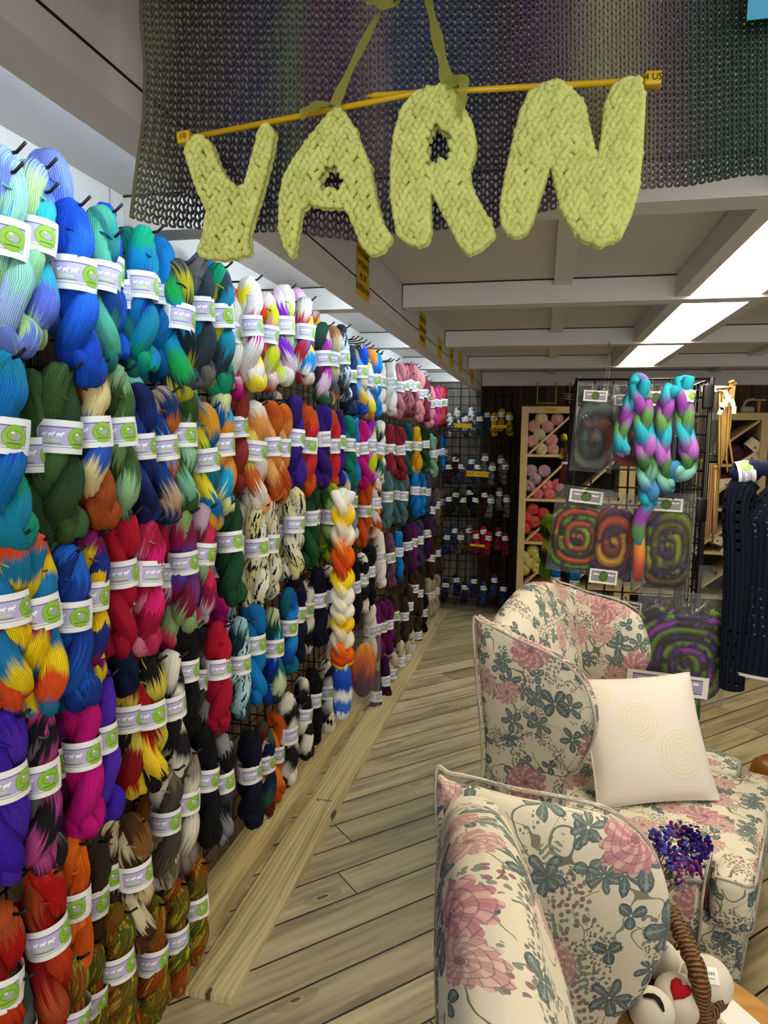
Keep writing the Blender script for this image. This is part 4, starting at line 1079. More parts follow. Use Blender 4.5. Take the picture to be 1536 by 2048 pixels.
def patch(parent, pts, r, R, mat, nm_, lab):
    """felt shape laid on the ball surface, pts in angle space around direction R"""
    mb = MB(); k = len(pts); cc = (sum(p[0] for p in pts)/k, sum(p[1] for p in pts)/k); V = []
    def S3(a, b, rr): return R @ (Vector((math.sin(a), math.sin(b), math.sqrt(max(.01, 1 - math.sin(a)**2 - math.sin(b)**2)))).normalized() * rr)
    for s, rr in ((1, r - .001), (.97, r + .0018), (.6, r + .002), (.3, r + .002)):
        for p in pts: V.append(S3(cc[0] + (p[0]-cc[0])*s, cc[1] + (p[1]-cc[1])*s, rr))
    V.append(S3(cc[0], cc[1], r + .002)); fs = []
    for j in range(3):
        for i in range(k): fs.append((j*k+i, j*k+(i+1) % k, (j+1)*k+(i+1) % k, (j+1)*k+i))
    for i in range(k): fs.append((3*k+i, 3*k+(i+1) % k, 4*k))
    mb.add(V, fs); o = mb.build(nm_, mat, parent); o['label'] = lab
def toward(p, du=0, dv=0):
    d = (CAM - p).normalized(); d = (d + XR * du + UP * dv).normalized()
    x_ = UP.cross(d).normalized(); y_ = d.cross(x_); return Matrix((x_, y_, d)).transposed()
t, p = feltball(1303, 2022, .60, .039, 'cream felted ball with a black curved stripe, lowest in the basket')
arc = [(-.45,.40),(-.2,.52),(.15,.5),(.42,.30),(.55,.0),(.56,-.3),(.46,-.32),(.38,-.02),(.22,.24),(.05,.34),(-.2,.38),(-.42,.30)]
patch(t, [(a*.85 + .1, b*.85 + .25) for a, b in arc], .039, toward(p), plain('black_felt', '131313', .95), 'stripe', 'black felt stripe')
t, p = feltball(1356, 1998, .585, .044, 'cream felted ball bearing a red heart')
heart = [(.0,-.42),(.28,-.12),(.42,.14),(.38,.36),(.2,.42),(.03,.26),(-.14,.42),(-.36,.38),(-.42,.14),(-.3,-.14)]
ca, sa = math.cos(-.7), math.sin(-.7)
patch(t, [((a*ca - b*sa)*1.0 + .10, (a*sa + b*ca)*1.0 + .28) for a, b in heart], .044, toward(p), plain('red_felt', 'A80C20', .95), 'heart', 'red felt heart')
t, p = feltball(1414, 1963, .585, .046, 'cream felted ball with a white price sticker')
RR = toward(p, .1, .25); st_ = MB(); st_.grid(lambda a, b: (RR @ (Vector(((a-.5)*.034, (b-.5)*.028, math.sqrt(.046**2 - ((a-.5)*.034)**2 - ((b-.5)*.028)**2) + .0012))), (a, b)), 6, 6)
sk_ = Mat('price_sticker', .5, .3); u, v = sk_.uv(); c = sk_.mix(u.gt(.4) * u.lt(.85) * v.gt(.5) * v.lt(.7) * (u * 60).sin().gt(0.0), 'F2F2F0', '3A3A44'); c = sk_.mix(u.gt(.4) * u.lt(.8) * v.gt(.28) * v.lt(.34), c, '8A8A90'); sk_.base(c)
st_.build('sticker', sk_.m, t)
t, p = feltball(1318, 1918, .590, .038, 'cream felted ball with a lilac patch, half hidden by the near chair')
patch(t, [(a*.8 + .1, b*.5 + .55) for a, b in [(-.3,-.3),(.3,-.4),(.6,0),(.3,.3),(-.2,.3)]], .038, toward(p), plain('lilac_felt', 'A89CC4', .95), 'patch', 'lilac felt patch')
feltball(1365, 1945, .565, .038, 'plain cream felted ball at the back of the basket, behind the heart ball')

# dried flowers in a little glass
FX, FY = .205, 1.452
fb = thing('flower_bunch', 'bunch of dried purple, blue and magenta statice between the armchairs', 'flowers', (FX, FY, TZ))
gl = Mat('jar_glass', .05, .5); gl.b.inputs['Transmission Weight'].default_value = 1.0; gl.base('E8F0EC')
mb = MB(); mb.lathe([(0, .0), (.026, .0), (.028, .01), (.028, .09), (.022, .105), (.024, .115), (.021, .115), (.019, .104), (.025, .09), (.025, .012), (0, .008)], 20)
o = mb.build('jar', gl.m, None, True, (FX, FY, TZ)); tag(o, 'small clear glass jar on the round table holding the dried statice', 'jar')
stm = plain('dry_stem', '6E6A3A', .9); rr = random.Random(11)
fm = [plain('statice_%d' % i, h, .9, .1) for i, h in enumerate(('3A2A7C', '5A5CB4', '2A1860', '6A2060', '8C3A78', '9A8A8A'))]
mbs = [MB() for _ in fm]; sts = MB()
heads = [(1270+40, 1672, 1), (1335, 1665, 1), (1352, 1662, 3), (1330, 1695, 1), (1345, 1705, 0), (1375, 1668, 2), (1392, 1672, 2), (1388, 1690, 0), (1405, 1700, 0), (1410, 1688, 2), (1370, 1700, 0), (1358, 1715, 1), (1352, 1735, 4), (1385, 1730, 4), (1370, 1722, 4), (1390, 1740, 3), (1345, 1725, 1), (1365, 1745, 5), (1355, 1765, 5), (1325, 1700, 1), (1318, 1685, 0), (1398, 1712, 2)]
for (u, v, k) in heads:
    p = onZ(u, v, .755 - (v - 1665) * .0007) - Vector((FX, FY, TZ))
    sts.tube(catmull([(0, 0, .04), (p.x*.3, p.y*.3, .12), (p.x, p.y, p.z)], 8), .0012, 4)
    for i in range(24):
        q = p + Vector((rr.gauss(0, .008), rr.gauss(0, .008), rr.gauss(0, .008)))
        mbs[k if rr.random() < .8 else rr.randrange(6)].ball(q, rr.uniform(.0032, .0062), rr.uniform(.003, .006), rr.uniform(.0024, .0044), Matrix.Rotation(rr.uniform(0, 3), 3, 'X'), 6, 4)
sts.build('stems', stm, fb)
for mb_, m_ in zip(mbs, fm): mb_.build('blossoms', m_, fb)
# ================================================================== BACK WALL BASKETS
YB = 6.44
wire_panel('wire_grid_panel', 'black wire grid panel on the grey back wall holding five baskets', -.895, YB + .05, .64, .22, 2.02, 'x', .0762, .0032)
ymat_ = lambda k: ymat(k)
CW.update({'spot': ('black and white marled', ['C8C4BC','4A4846','DCD8D0','2A2826'], '141414'), 'gold': ('golden yellow', ['B89418','C8A424']), 'greyw': ('mid grey', ['6A6A6C']), 'wine': ('dark wine red', ['40101C']), 'inkblue': ('ink blue', ['141C4C']), 'oliveblk': ('olive black', ['22241A']), 'steelblue': ('steel blue', ['26406A'])})
TIERS = [(852, ['spot','spot','spot','spot','darkteal','darkteal','gold','gold','gold'], 'top'),
 (946, ['wine','wine','slatedusk','slatedusk','slatedusk','greyw','greyw','greyw','greyw'], 'second'),
 (1014, ['oliveblk','oliveblk','oliveblk','black','black','wine','greyw','greyw','greyw'], 'middle'),
 (1089, ['steelblue','steelblue','taupe','taupe','crimson','crimson','crimson','burgundy','burgundy'], 'fourth'),
 (1190, ['darkplum','inkblue','inkblue','inkblue','steelblue','steelblue','navy'], 'lowest')]
rs = random.Random(12)
for py, ks, nm_ in TIERS:
    z = onY(960, py, 6.24).z
    x0, x1, y0, y1 = -.87, -.26, 6.24, YB + .04
    mb = MB()
    for zz, yy in ((z, y0), (z - .05, y0 + .01), (z - .10, y0 + .02)): mb.tube([(x0, y1, zz), (x0, yy, zz), (x1, yy, zz), (x1, y1, zz)], .0034, 6)
    for i in range(17):
        x = x0 + (x1 - x0) * i / 16; mb.tube([(x, y0, z), (x, y0 + .02, z - .10), (x, y1, z - .10)], .002, 5)
    for i in range(5): mb.tube([(x0, y0 + .02 + i * .045, z - .10), (x1, y0 + .02 + i * .045, z - .10)], .002, 5)
    o = mb.build('wire_basket', hookm); tag(o, 'black wire shelf basket on the back wall grid, %s of five' % nm_, 'basket', 'wire baskets on the back wall')
    n = len(ks)
    for i, k in enumerate(ks):
        x = x0 + .045 + (x1 - x0 - .09) * i / (n - 1)
        me = SK[rs.randrange(8)]; o = bpy.data.objects.new('yarn_skein', me); C.objects.link(o)
        back = i % 2
        o.location = (x + rs.uniform(-.008, .008), 6.30 + .065 * back, z + .105 + .05 * back + rs.uniform(-.01, .02)); o.scale = (.80, .80, .62)
        o.rotation_euler = (rs.uniform(-.10, .0), rs.uniform(-.15, .15), rs.uniform(-.4, .4))
        o.material_slots[0].link = 'OBJECT'; o.material_slots[0].material = ymat(k)
        o['label'] = '%s skein, %s from the left in the %s back wall basket' % (CW[k][0], ordn(i), nm_); o['category'] = 'yarn'; o['group'] = 'skeins in the back wall baskets'
        lb = bpy.data.objects.new('paper_band', BANDS[i % 3]); C.objects.link(lb); lb.parent = o; lb.location = (0, 0, .055); lb['label'] = 'pale paper band'
def tagplate(u, v, w_, h_, lab, Y=6.225, tilt=0.0, txt=None, mat=None):
    p = onY(u, v, Y); mb = MB(); mb.box(-w_/2, w_/2, 0, .002, -h_/2, h_/2)
    s = thing('shelf_label', lab, 'label', p); s.rotation_euler = (0, tilt, 0); mb.build('card', yel, s, False)
    put_text(txt, h_ * .8, txm, s, Matrix.Translation((0, -.0006, 0)) @ Matrix.Rotation(PI/2, 4, 'X'))
tagplate(926, 851, .155, .034, 'yellow label strip on the top basket, left one', txt='WORSTED WEIGHT', tilt=.0)
tagplate(998, 853, .13, .026, 'yellow label strip on the top basket, right one', txt='CHUNKY')
tagplate(955, 948, .20, .048, 'yellow label strip on the second basket from the top', txt='100% WOOL', tilt=.03)
tagplate(955, 1091, .13, .02, 'narrow yellow label strip on the fourth basket', txt='SPORT', tilt=.04)

# ================================================================== BOOKCASES
pine = board_mat('pale_bookcase_wood', 'x', 'C8B07A', 'A98E58')
pinez = plain('pale_bookcase_board', 'BFA878', .5, .3, 0, .14, 14); grey_in = plain('dark_case_back', '2A2724', .8)
YF = 6.05
def bookcase(label, xs, zs, side, grp, nocell=()):
    b = thing('bookcase', label, 'bookcase', (0, 0, 0), 0, grp); y1 = YF + .39
    mb = MB(); mb.box(xs[0] - side, xs[0], YF, y1, 0, zs[0]); mb.build('side_board', pinez, b, False)
    mb = MB(); mb.box(xs[-1], xs[-1] + side, YF, y1, 0, zs[0]); mb.build('side_board', pinez, b, False)
    mb = MB(); mb.box(xs[0] - side, xs[-1] + side, YF - .002, y1, zs[0], zs[0] + .055); mb.build('top_board', pinez, b, False)
    for x in xs[1:-1]: mb = MB(); mb.box(x - .01, x + .01, YF + .004, y1, 0, zs[0]); mb.build('divider', pinez, b, False)
    for z in zs[1:]: mb = MB(); mb.box(xs[0], xs[-1], YF + .002, y1, z - .011, z + .011); mb.build('shelf', pinez, b, False)
    mb = MB(); mb.box(xs[0] - side, xs[-1] + side, y1, y1 + .008, 0, zs[0]); mb.build('back_panel', grey_in, b, False)
    for i in range(len(xs) - 1):
        for j in range(len(zs) - 1):
            xa, xb, zt, zb_ = xs[i] + .012, xs[i+1] - .012, zs[j] - .004, zs[j+1] + .013
            d = Vector((xb - xa, 0, zt - zb_)); n_ = Vector((-d.z, 0, d.x)).normalized() * .009; mb = MB()
            A, B = Vector((xa, YF + .012, zb_)), Vector((xb, YF + .012, zt)); E_ = Vector((0, .36, 0))
            vs = [A - n_, B - n_, B + n_, A + n_]; vs = vs + [q + E_ for q in vs]
            mb.add(vs, [(0,1,2,3),(7,6,5,4),(0,4,5,1),(1,5,6,2),(2,6,7,3),(3,7,4,0)]); mb.build('diagonal_board', pinez, b, False)
    return b
zL = [onY(1060, v, YF).z for v in (826, 911, 1000, 1086, 1172)]
xL = onY(1057, 840, YF).x; bookcase('pale wood bookcase with diagonal dividers full of pink and yellow yarn balls', [xL, xL + .375, xL + .75], zL, .058, 'pale diagonal bookcases')
zR = [onY(1500, v, YF).z for v in (840, 932, 1022, 1110, 1200)]; xr = onY(1523, 860, YF).x
bookcase('pale wood bookcase with diagonal dividers at right, behind the wire rack', [xr - .92, xr - .46, xr], zR, .055, 'pale diagonal bookcases')
def ball_mesh(seed, r=.052):
    rnd = random.Random(seed); mb = MB(); n = 26
    prof = []
    for i in range(n + 1):
        a = PI * i / n; rr = r * abs(math.sin(a)) ** .8; z = r * .92 * math.cos(a); 
        if a < .30: z -= (.30 - a) * r * .9
        prof.append((max(rr, .0005), z))
    R = Matrix.Rotation(PI/2, 3, 'X')
    mb.lathe(prof, 28); mb.v = [tuple(R @ Vector(p)) for p in mb.v]
    for k in range(9):                       # wound strands standing proud
        ax = Vector((rnd.gauss(0, 1), rnd.gauss(0, .5), rnd.gauss(0, 1))).normalized(); o1 = ax.orthogonal().normalized(); o2 = ax.cross(o1)
        off = rnd.uniform(-.4, .4)
        q = [(o1*math.cos(2*PI*i/26) + o2*math.sin(2*PI*i/26)) * r * math.sqrt(1 - off*off) * .995 + ax * off * r for i in range(26)]
        mb.tube(q, .0028, 5, closed=True)
    return mb.mesh('yarn_ball')
BM = [ball_mesh(i) for i in range(5)]
def ball_mat(name, a, b):
    m = Mat('ball_' + name, .9, .1); x, y, z = m.ob(); t = m.N('ShaderNodeTexCoord')
    wv = m.N('ShaderNodeTexWave'); wv.inputs['Scale'].default_value = 48; wv.inputs['Distortion'].default_value = 22; wv.inputs['Detail'].default_value = 1; wv.inputs['Detail Scale'].default_value = .25
    m.L(t.outputs['Object'], wv.inputs['Vector']); f = m.x(wv.outputs['Fac']); n = m.noise(t.outputs['Object'], 22, 2)
    c = m.mix((n * 2.4 - .7).sat(), a, b); c = m.mix(1.0, c, m.ramp(f, [(0, (.55,.55,.55,1)), (.6, (1,1,1,1))]), 'MULTIPLY')
    m.bump(f, .6, .003); return m.base(c)
BMAT = {'cream': (ball_mat('cream', 'DCCFA0', 'E6DCC0'), 'cream'), 'pink': (ball_mat('pink', 'D89AA0', 'E4B8A8'), 'pale pink'), 'lilac': (ball_mat('lilac', 'B898AC', 'C8A8B8'), 'dusty lilac'), 'rose': (ball_mat('rose', 'DC6C78', 'E89090'), 'rose pink'),
 'coral': (ball_mat('coral', 'C83C3C', 'DC6A58'), 'coral red'), 'yellow': (ball_mat('yellow', 'D8CC58', 'E6DE9A'), 'lemon yellow'), 'maroon': (ball_mat('maroon', '4A1C28', '6A3A4C'), 'maroon striped'), 'grey': (ball_mat('greyball', '5A5A5C', 'B8BCBE'), 'grey and white'), 'taupeb': (ball_mat('taupe', '5A4A40', '8A7A70'), 'taupe')}
CELLS = [('top', [(878,460,'cream'),(1003,465,'pink'),(818,522,'pink'),(930,525,'pink'),(862,590,'cream'),(805,640,'pink'),(958,632,'pink'),(878,703,'cream'),(968,708,'pink')]),
 ('second', [(795,870,'lilac'),(900,875,'lilac'),(830,935,'lilac'),(780,988,'lilac'),(922,992,'rose'),(1003,985,'rose'),(845,1053,'rose'),(942,1060,'rose')]),
 ('third', [(810,1175,'coral'),(895,1210,'coral'),(759,1235,'coral'),(824,1275,'coral'),(751,1325,'coral'),(908,1325,'coral'),(822,1393,'coral'),(897,1397,'coral')]),
 ('fourth', [(812,1500,'yellow'),(744,1553,'yellow'),(792,1600,'yellow'),(742,1650,'yellow'),(848,1548,'yellow'),(850,1640,'yellow')])]
rs = random.Random(4)
for nm_, lst in CELLS:
    for i, (a, b, k) in enumerate(sorted(lst)):
        o = bpy.data.objects.new('yarn_ball', BM[rs.randrange(5)]); C.objects.link(o)
        o.location = onY(860 + a / 3.94, 720 + b / 3.94, YF + .085); o.rotation_euler = (rs.uniform(-.3, .3), rs.uniform(0, 6), rs.uniform(-.3, .3))
        if len(o.data.materials) == 0: o.data.materials.append(BMAT['cream'][0])
        o.material_slots[0].link = 'OBJECT'; o.material_slots[0].material = BMAT[k][0]
        o['label'] = '%s yarn ball, %s from the left in the pale bookcase\'s %s cell' % (BMAT[k][1], ordn(i), nm_); o['category'] = 'yarn ball'; o['group'] = 'yarn balls in the bookcase'
cream_band = Mat('cream_ball_band', .6, .2); u, v = cream_band.uv(); c = cream_band.col('D8CEB0')
dd = ((u - .5) * 5) ; de = (v - .38) * 2.2; c = cream_band.mix((dd * dd + de * de).lt(.09), c, 'B04A3C'); c = cream_band.mix(((v * 50).sin().gt(.6) * v.gt(.6) * u.gt(.4) * u.lt(.6)) * .5, c, '6A6250'); cream_band.base(c)
for (u_, v_, k, lab) in ((1507, 893, 'maroon', 'maroon ball in a cream band with red dot, leaning by the right post'), (1470, 908, 'maroon', 'maroon and plum striped yarn ball lying beside the banded balls'), (1500, 918, 'maroon', 'yarn ball in a plain cream band, lowest in the right bookcase\'s top cell'),
        (1448, 966, 'maroon', 'maroon banded ball in the right bookcase\'s second row'), (1432, 1078, 'taupeb', 'taupe yarn ball in the right bookcase\'s third row'), (1390, 1075, 'grey', 'grey and white yarn ball, upper of two behind the wire rack'), (1388, 1098, 'grey', 'grey and white yarn ball, lower of two behind the wire rack'), (1450, 1098, 'taupeb', 'taupe ball with cream band under the diagonal board at right')):
    o = bpy.data.objects.new('yarn_ball', BM[rs.randrange(5)]); C.objects.link(o); p = onY(u_, v_, YF + .09); o.location = p; s = 1.35 if k == 'maroon' else 1.15; o.scale = (s, s, s); o.rotation_euler = (0, rs.uniform(0, 3), 0)
    o.material_slots[0].link = 'OBJECT'; o.material_slots[0].material = BMAT[k][0]; tag(o, lab, 'yarn ball')
    if k != 'grey' and u_ != 1470:
        mb = MB(); mb.grid(lambda a, b: (Vector((math.sin((a-.5)*2.6) * .0545, -math.cos((a-.5)*2.6) * .0545 , (b - .5) * .06)), (a, b)), 14, 2)
        q = mb.build('cream_band', cream_band.m, o); q.rotation_euler = (0, rs.uniform(-.5, .5), 0)
tagplate(1100, 820, .095, .034, 'small yellow label reading CREAMY on the bookcase top edge', YF - .006, 0, 'CREAMY')
# frames and swift standing on the bookcases
fw = plain('golden_frame_wood', 'B8924E', .45)
def sticks(name, lab, cat, segs, r, mat, Y):
    t = thing(name, lab, cat, (0, 0, 0))
    for (a, b, c_, d) in segs:
        mb = MB(); p, q = onY(a, b, Y), onY(c_, d, Y); mb.tube([p, q], r, 6); mb.build('slat', mat, t)
    return t
sticks('tabletop_loom', 'thin golden wooden frame standing on the pale bookcase, left one', 'loom', [(1074,808,1076,764),(1111,808,1113,764),(1074,806,1111,806)], .006, fw, 6.25)
sticks('tabletop_loom', 'thin golden wooden frame on the bookcase, the one beside the bag rack', 'loom', [(1139,808,1140,764),(1140,806,1160,807),(1142,800,1144,768)], .006, fw, 6.3)
p = onY(1090, 807, 6.2); mb = MB(); mb.box(-.09, .09, -.06, .06, -.012, .008); o = mb.build('dark_tray', plain('dark_tray_wood', '1E1410', .5), None, False, p); o.location.z = zL[0] + .068; tag(o, 'small dark tray on top of the pale bookcase', 'tray')
zt = zR[0] + .056
p = onY(1508, 815, 6.2); sw = thing('ball_winder', 'cream and green yarn ball winder on top of the right bookcase', 'ball winder', (p.x, 6.2, zt))
cwm = plain('winder_cream', 'A8A288', .5); mb = rbox(-.10, .0, -.04, .04, 0, .055, .02); mb.build('body', cwm, sw)
mb = MB(); mb.tube([(.035, 0, 0), (.035, 0, .105)], .012, 10); mb.build('post', fw, sw); mb = rbox(-.005, .085, -.02, .02, .10, .115, .006); mb.build('arm', cwm, sw)
mb = MB(); mb.tube(catmull([(-.08, 0, .05), (-.06, 0, .10), (.0, 0, .115)], 10), .012, 8); mb.build('crank', cwm, sw); mb = MB(); mb.box(-.10, .09, -.05, .05, 0, .006); mb.build('base', fw, sw, False)
mb = MB(); mb.lathe([(0, .0), (.05, .004), (.062, .03), (.05, .055), (0, .06)], 20); o = mb.build('felt_mat_roll', plain('crimson_cloth', '5A0E22', .9), None, True, (p.x + .17, 6.2, zt)); o.name = 'cloth_roll'; tag(o, 'dark red rolled cloth beside the ball winder', 'cloth')

# ================================================================== BAG RACK
YR = 3.15
xa, xb = onY(1152, 800, YR).x, onY(1421, 800, YR).x
rack = thing('wire_rack', 'freestanding black wire grid rack hung with bags of dyed wool', 'display rack', (xa, YR, 0))
wire_panel('front_grid', None, 0, 0, .533, .10, 1.85, 'x', .0762, .0038, parent=rack)
wire_panel('side_grid', None, .54, 0, .53, .10, 1.85, 'y', .0762, .0042, parent=rack)
wire_panel('side_grid', None, 0, 0, .53, .10, 1.85, 'y', .0762, .003, parent=rack)
for x_, y_ in ((.54, 0), (.54, .53), (0, 0), (0, .53)):
    mb = MB(); mb.tube([(x_, y_, .0), (x_, y_, 1.86)], .007, 8); mb.build('post', hookm, rack)
    mb = rbox(x_ - .03, x_ + .03, y_ - .03, y_ + .03, 0, .02, .006); mb.build('foot', hookm, rack)
for zz in (1.77, 1.30, .6):
    mb = rbox(.505, .548, -.012, .012, zz - .04, zz + .06, .006); mb.build('clamp', hookm, rack)
for zz in (1.80,):
    mb = rbox(.535, .55, .05, .11, zz - .05, zz + .04, .006); mb.build('clamp', hookm, rack)

film = bpy.data.materials.new('clear_bag_film'); film.use_nodes = True; nt = film.node_tree; nt.nodes.clear()
out = nt.nodes.new('ShaderNodeOutputMaterial'); tr = nt.nodes.new('ShaderNodeBsdfTransparent'); tr.inputs[0].default_value = (.93, .95, .96, 1)
gls = nt.nodes.new('ShaderNodeBsdfGlossy'); gls.inputs['Roughness'].default_value = .10; df = nt.nodes.new('ShaderNodeBsdfDiffuse'); df.inputs[0].default_value = (.75, .78, .80, 1)
fz = nt.nodes.new('ShaderNodeLayerWeight'); fz.inputs[0].default_value = .16; m1 = nt.nodes.new('ShaderNodeMixShader'); m2 = nt.nodes.new('ShaderNodeMixShader'); m1.inputs[0].default_value = .045
tc = nt.nodes.new('ShaderNodeTexCoord'); nz_ = nt.nodes.new('ShaderNodeTexNoise'); nz_.inputs['Scale'].default_value = 9; nz_.inputs['Detail'].default_value = 3; nz_.inputs['Distortion'].default_value = 1.5; bp_ = nt.nodes.new('ShaderNodeBump'); bp_.inputs['Strength'].default_value = .9; bp_.inputs['Distance'].default_value = .02
nt.links.new(tc.outputs['Object'], nz_.inputs['Vector']); nt.links.new(nz_.outputs[0], bp_.inputs['Height']); nt.links.new(bp_.outputs[0], gls.inputs['Normal']); nt.links.new(bp_.outputs[0], fz.inputs['Normal'])
nt.links.new(tr.outputs[0], m1.inputs[1]); nt.links.new(df.outputs[0], m1.inputs[2]); nt.links.new(fz.outputs['Facing'], m2.inputs[0]); nt.links.new(m1.outputs[0], m2.inputs[1]); nt.links.new(gls.outputs[0], m2.inputs[2]); nt.links.new(m2.outputs[0], out.inputs[0])

def swirl(name, cols, turns, cx_=.0, cz_=.0, asp=1.25, dark=.75):
    m = Mat('felted_' + name, .85, .15); x, y, z = m.ob(); k = len(cols)
    dx, dz = x - cx_, (z - cz_) / asp; r = (dx*dx + dz*dz).sqrt(); th = dz.at2(dx)
    n_ = m.noise(m.vec(x * 9, y, z * 9), 1.6, 3)
    dx, dz = dx.abs().pw(2.6), dz.abs().pw(2.6); r = (dx + dz).pw(.3846); ph = r * turns * 1.75 + th / (2 * PI) + (n_ - .5) * .45
    idx = (ph.floor() * .23 + th / (2 * PI) * .45 + n_ * .7).fract()
    stops = []
    for i, c in enumerate(cols): stops += [((i + .2) / k, c), ((i + .8) / k, c)]
    c = m.ramp(idx, stops); e_ = (ph.fract() - .5).abs() * 2.0
    fine = m.noise(m.vec(ph * 14, th * 2, 0.0), 1.5, 3)
    c = m.mix(1.0, c, m.ramp(e_ * .8 + fine * .3, [(.35, (1.0,1.0,1.0,1)), (.95, (.12,.12,.12,1))]), 'MULTIPLY')  # gaps between the wool coils darkened in the colour, as painted shade
    m.bump(e_ * -1.0, .9, .012); return m.base(c)
def card_mat(name, tone):
    m = Mat('header_card_' + name, .6, .2); u, v = m.uv(); c = m.col('DAD8D4')
    R = lambda a, b, c_, d: u.gt(a) * u.lt(b) * v.gt(c_) * v.lt(d)
    c = m.mix(R(.07, .93, .17, .85), c, tone); c = m.mix((R(.07,.93,.80,.85)).mx(R(.07,.93,.17,.21)), c, '3A3844')
    dx, dy = (u - .5) * 2.3, v - .52; c = m.mix((dx*dx + dy*dy).lt(.15), c, '4E6A34'); c = m.mix(((dx*dx + dy*dy).lt(.10)) * ((dx*dx + dy*dy).gt(.075)), c, '2E4020')
    n_ = m.noise(m.vec(u * 40, v * 8), 1, 1); c = m.mix((R(.14,.36,.58,.70).mx(R(.66,.88,.58,.70))) * n_.gt(.45), c, 'F0F0EE')
    return m.base(c)
cardg, cardl = card_mat('grey', '8A8690'), card_mat('lilac', '9A90B8')
def fibre_bag(u0, v0, u1, v1, Y, mat, lab, card=None, cmat=None, fill=(.06, .20, .94, .97), th=.035, tilt=0.0, grp='clear bags of dyed wool on the rack', hook=True, yaw=0.0):
    a, b = onY(u0, v0, Y), onY(u1, v1, Y); W_, Hh = b.x - a.x, a.z - b.z; O = (a + b) / 2
    t = thing('fibre_bag', lab, 'bag', O, 0, grp); t.rotation_euler = (0, tilt, yaw)
    def sheetf(sd):
        def fn(p, q):
            x, z = (p - .5), (q - .5); e_ = max(0, 1 - (2*abs(x))**4) ** .5 * max(0, 1 - (2*abs(z))**6) ** .5
            e_ *= (1 if q < .78 else max(.12, 1 - (q - .78) * 5))
            wv = .004 * math.sin(p * 23 + q * 7) * math.sin(q * 17 + 1)
            return (Vector((x * W_, sd * (th * .62 * e_ + .001) + wv, z * Hh)), (p, q))
        return fn
    mb = MB(); mb.grid(sheetf(-1), 16, 20); mb.grid(sheetf(1), 16, 20); mb.build('clear_film', film, t)
    x0, z1_, x1, z0_ = (fill[0]-.5)*W_, (.5-fill[1])*Hh, (fill[2]-.5)*W_, (.5-fill[3])*Hh
    if mat:
        mb = MB(); mb.ball((0, 0, 0), 1, 1, 1, None, 40, 24)
        V = []
        for p in mb.v:
            q = Vector(p); sx = math.copysign(abs(q.x) ** .42, q.x); sz = math.copysign(abs(q.z) ** .42, q.z)
            V.append(((x0+x1)/2 + sx * (x1-x0)/2 * .98, q.y * th * .52, (z0_+z1_)/2 + sz * (z1_-z0_)/2 * .98))
        mb.v = V; mb.build('felted_wool', mat, t)
    if card:
        cu, cv, cw2, chh = card; c = onY(cu, cv, Y - th * .8 - .004) - O; s_ = Y / F * 1.03
        mb = MB(); mb.grid(lambda p, q: (Vector((c.x + (p-.5)*cw2*s_, -th * .8, c.z + (q-.5)*chh*s_)), (p, q)), 2, 2); mb.build('header_card', cmat or cardg, t)
    if hook:
        mb = MB(); mb.tube([(0, YR - Y + .0, Hh/2 - .03), (0, -.02, Hh/2 - .03), (0, -.035, Hh/2 - .018)], .003, 6); mb.build('hook', hookm, t)
    return t
fibre_bag(1150, 768, 1228, 945, 3.02, swirl('storm', ['3A4644','2C3436','5A6664','7A3A1C','1E2A2C','4A5654'], 14, 0, -.05, 1.5), 'clear bag of grey, teal and rust wool, top left on the rack', (1187, 792, 42, 20), tilt=.06)
fibre_bag(1226, 768, 1298, 940, 3.06, swirl('emberw', ['3A3230','8A3A14','20282A','5A4A44'], 14, 0, -.05, 1.5), 'clear bag of brown and orange wool half hidden behind the braids', (1312 - 60, 800, 40, 20))
fibre_bag(1298, 768, 1350, 940, 3.07, swirl('plumw', ['4A3450','2A3A44','5A5A60','3A5A5C'], 14, 0, -.05, 1.5), 'clear bag of plum and slate wool between the two braids', (1312, 797, 44, 26))
fibre_bag(1105, 972, 1213, 1150, 2.99, swirl('jungle', ['5A8A10','141A14','B83A14','86A01C','2A3020','C04A1C'], 24, 0, -.03, 1.1), 'clear bag with a green, black and orange wool spiral, middle row left', (1165, 993, 60, 24), fill=(.03, .22, .98, .96), tilt=.10)
fibre_bag(1190, 984, 1262, 1172, 2.96, swirl('plumsun', ['4A1450','7A2A14','C88A14','3A1440','A83A20'], 20, 0, -.02, 1.5), 'clear bag with a plum, rust and yellow wool spiral, middle row centre', (1212, 1155, 50, 27), fill=(.03, .16, .97, .94), tilt=.07)
fibre_bag(1292, 984, 1380, 1184, 2.96, swirl('olivepl', ['6A7A10','3A1A50','4A4A10','8A9A1C','2A1438','5A4A14'], 22, 0, -.02, 1.5), 'clear bag with an olive and purple wool spiral, middle row right', (1330, 1010, 58, 24), fill=(.03, .16, .97, .97), tilt=.03)
fibre_bag(1243, 990, 1268, 1172, 3.05, swirl('darkw', ['201C22','2E2430','18181C'], 14), 'narrow clear bag of near black wool in the middle row', None)
fibre_bag(1272, 1178, 1450, 1412, 2.80, swirl('bigplum', ['2A0C5A','6A8A08','1C1410','4A1A7A','5A7A0C','2A1408','8A1CA0'], 22, .02, -.06, 1.0), 'largest clear bag, a purple and lime wool spiral behind the cushion', (1338, 1370, 142, 40), cardl, fill=(.03, .12, .98, .97), th=.07, tilt=.05, yaw=.0)
fibre_bag(1398, 1130, 1452, 1270, 2.95, None, 'empty looking crinkled clear bag beside the navy sweater', None)
grey_fill = swirl('greyw', ['3A3A3C','4A4A4E','2E2E30'], 10)
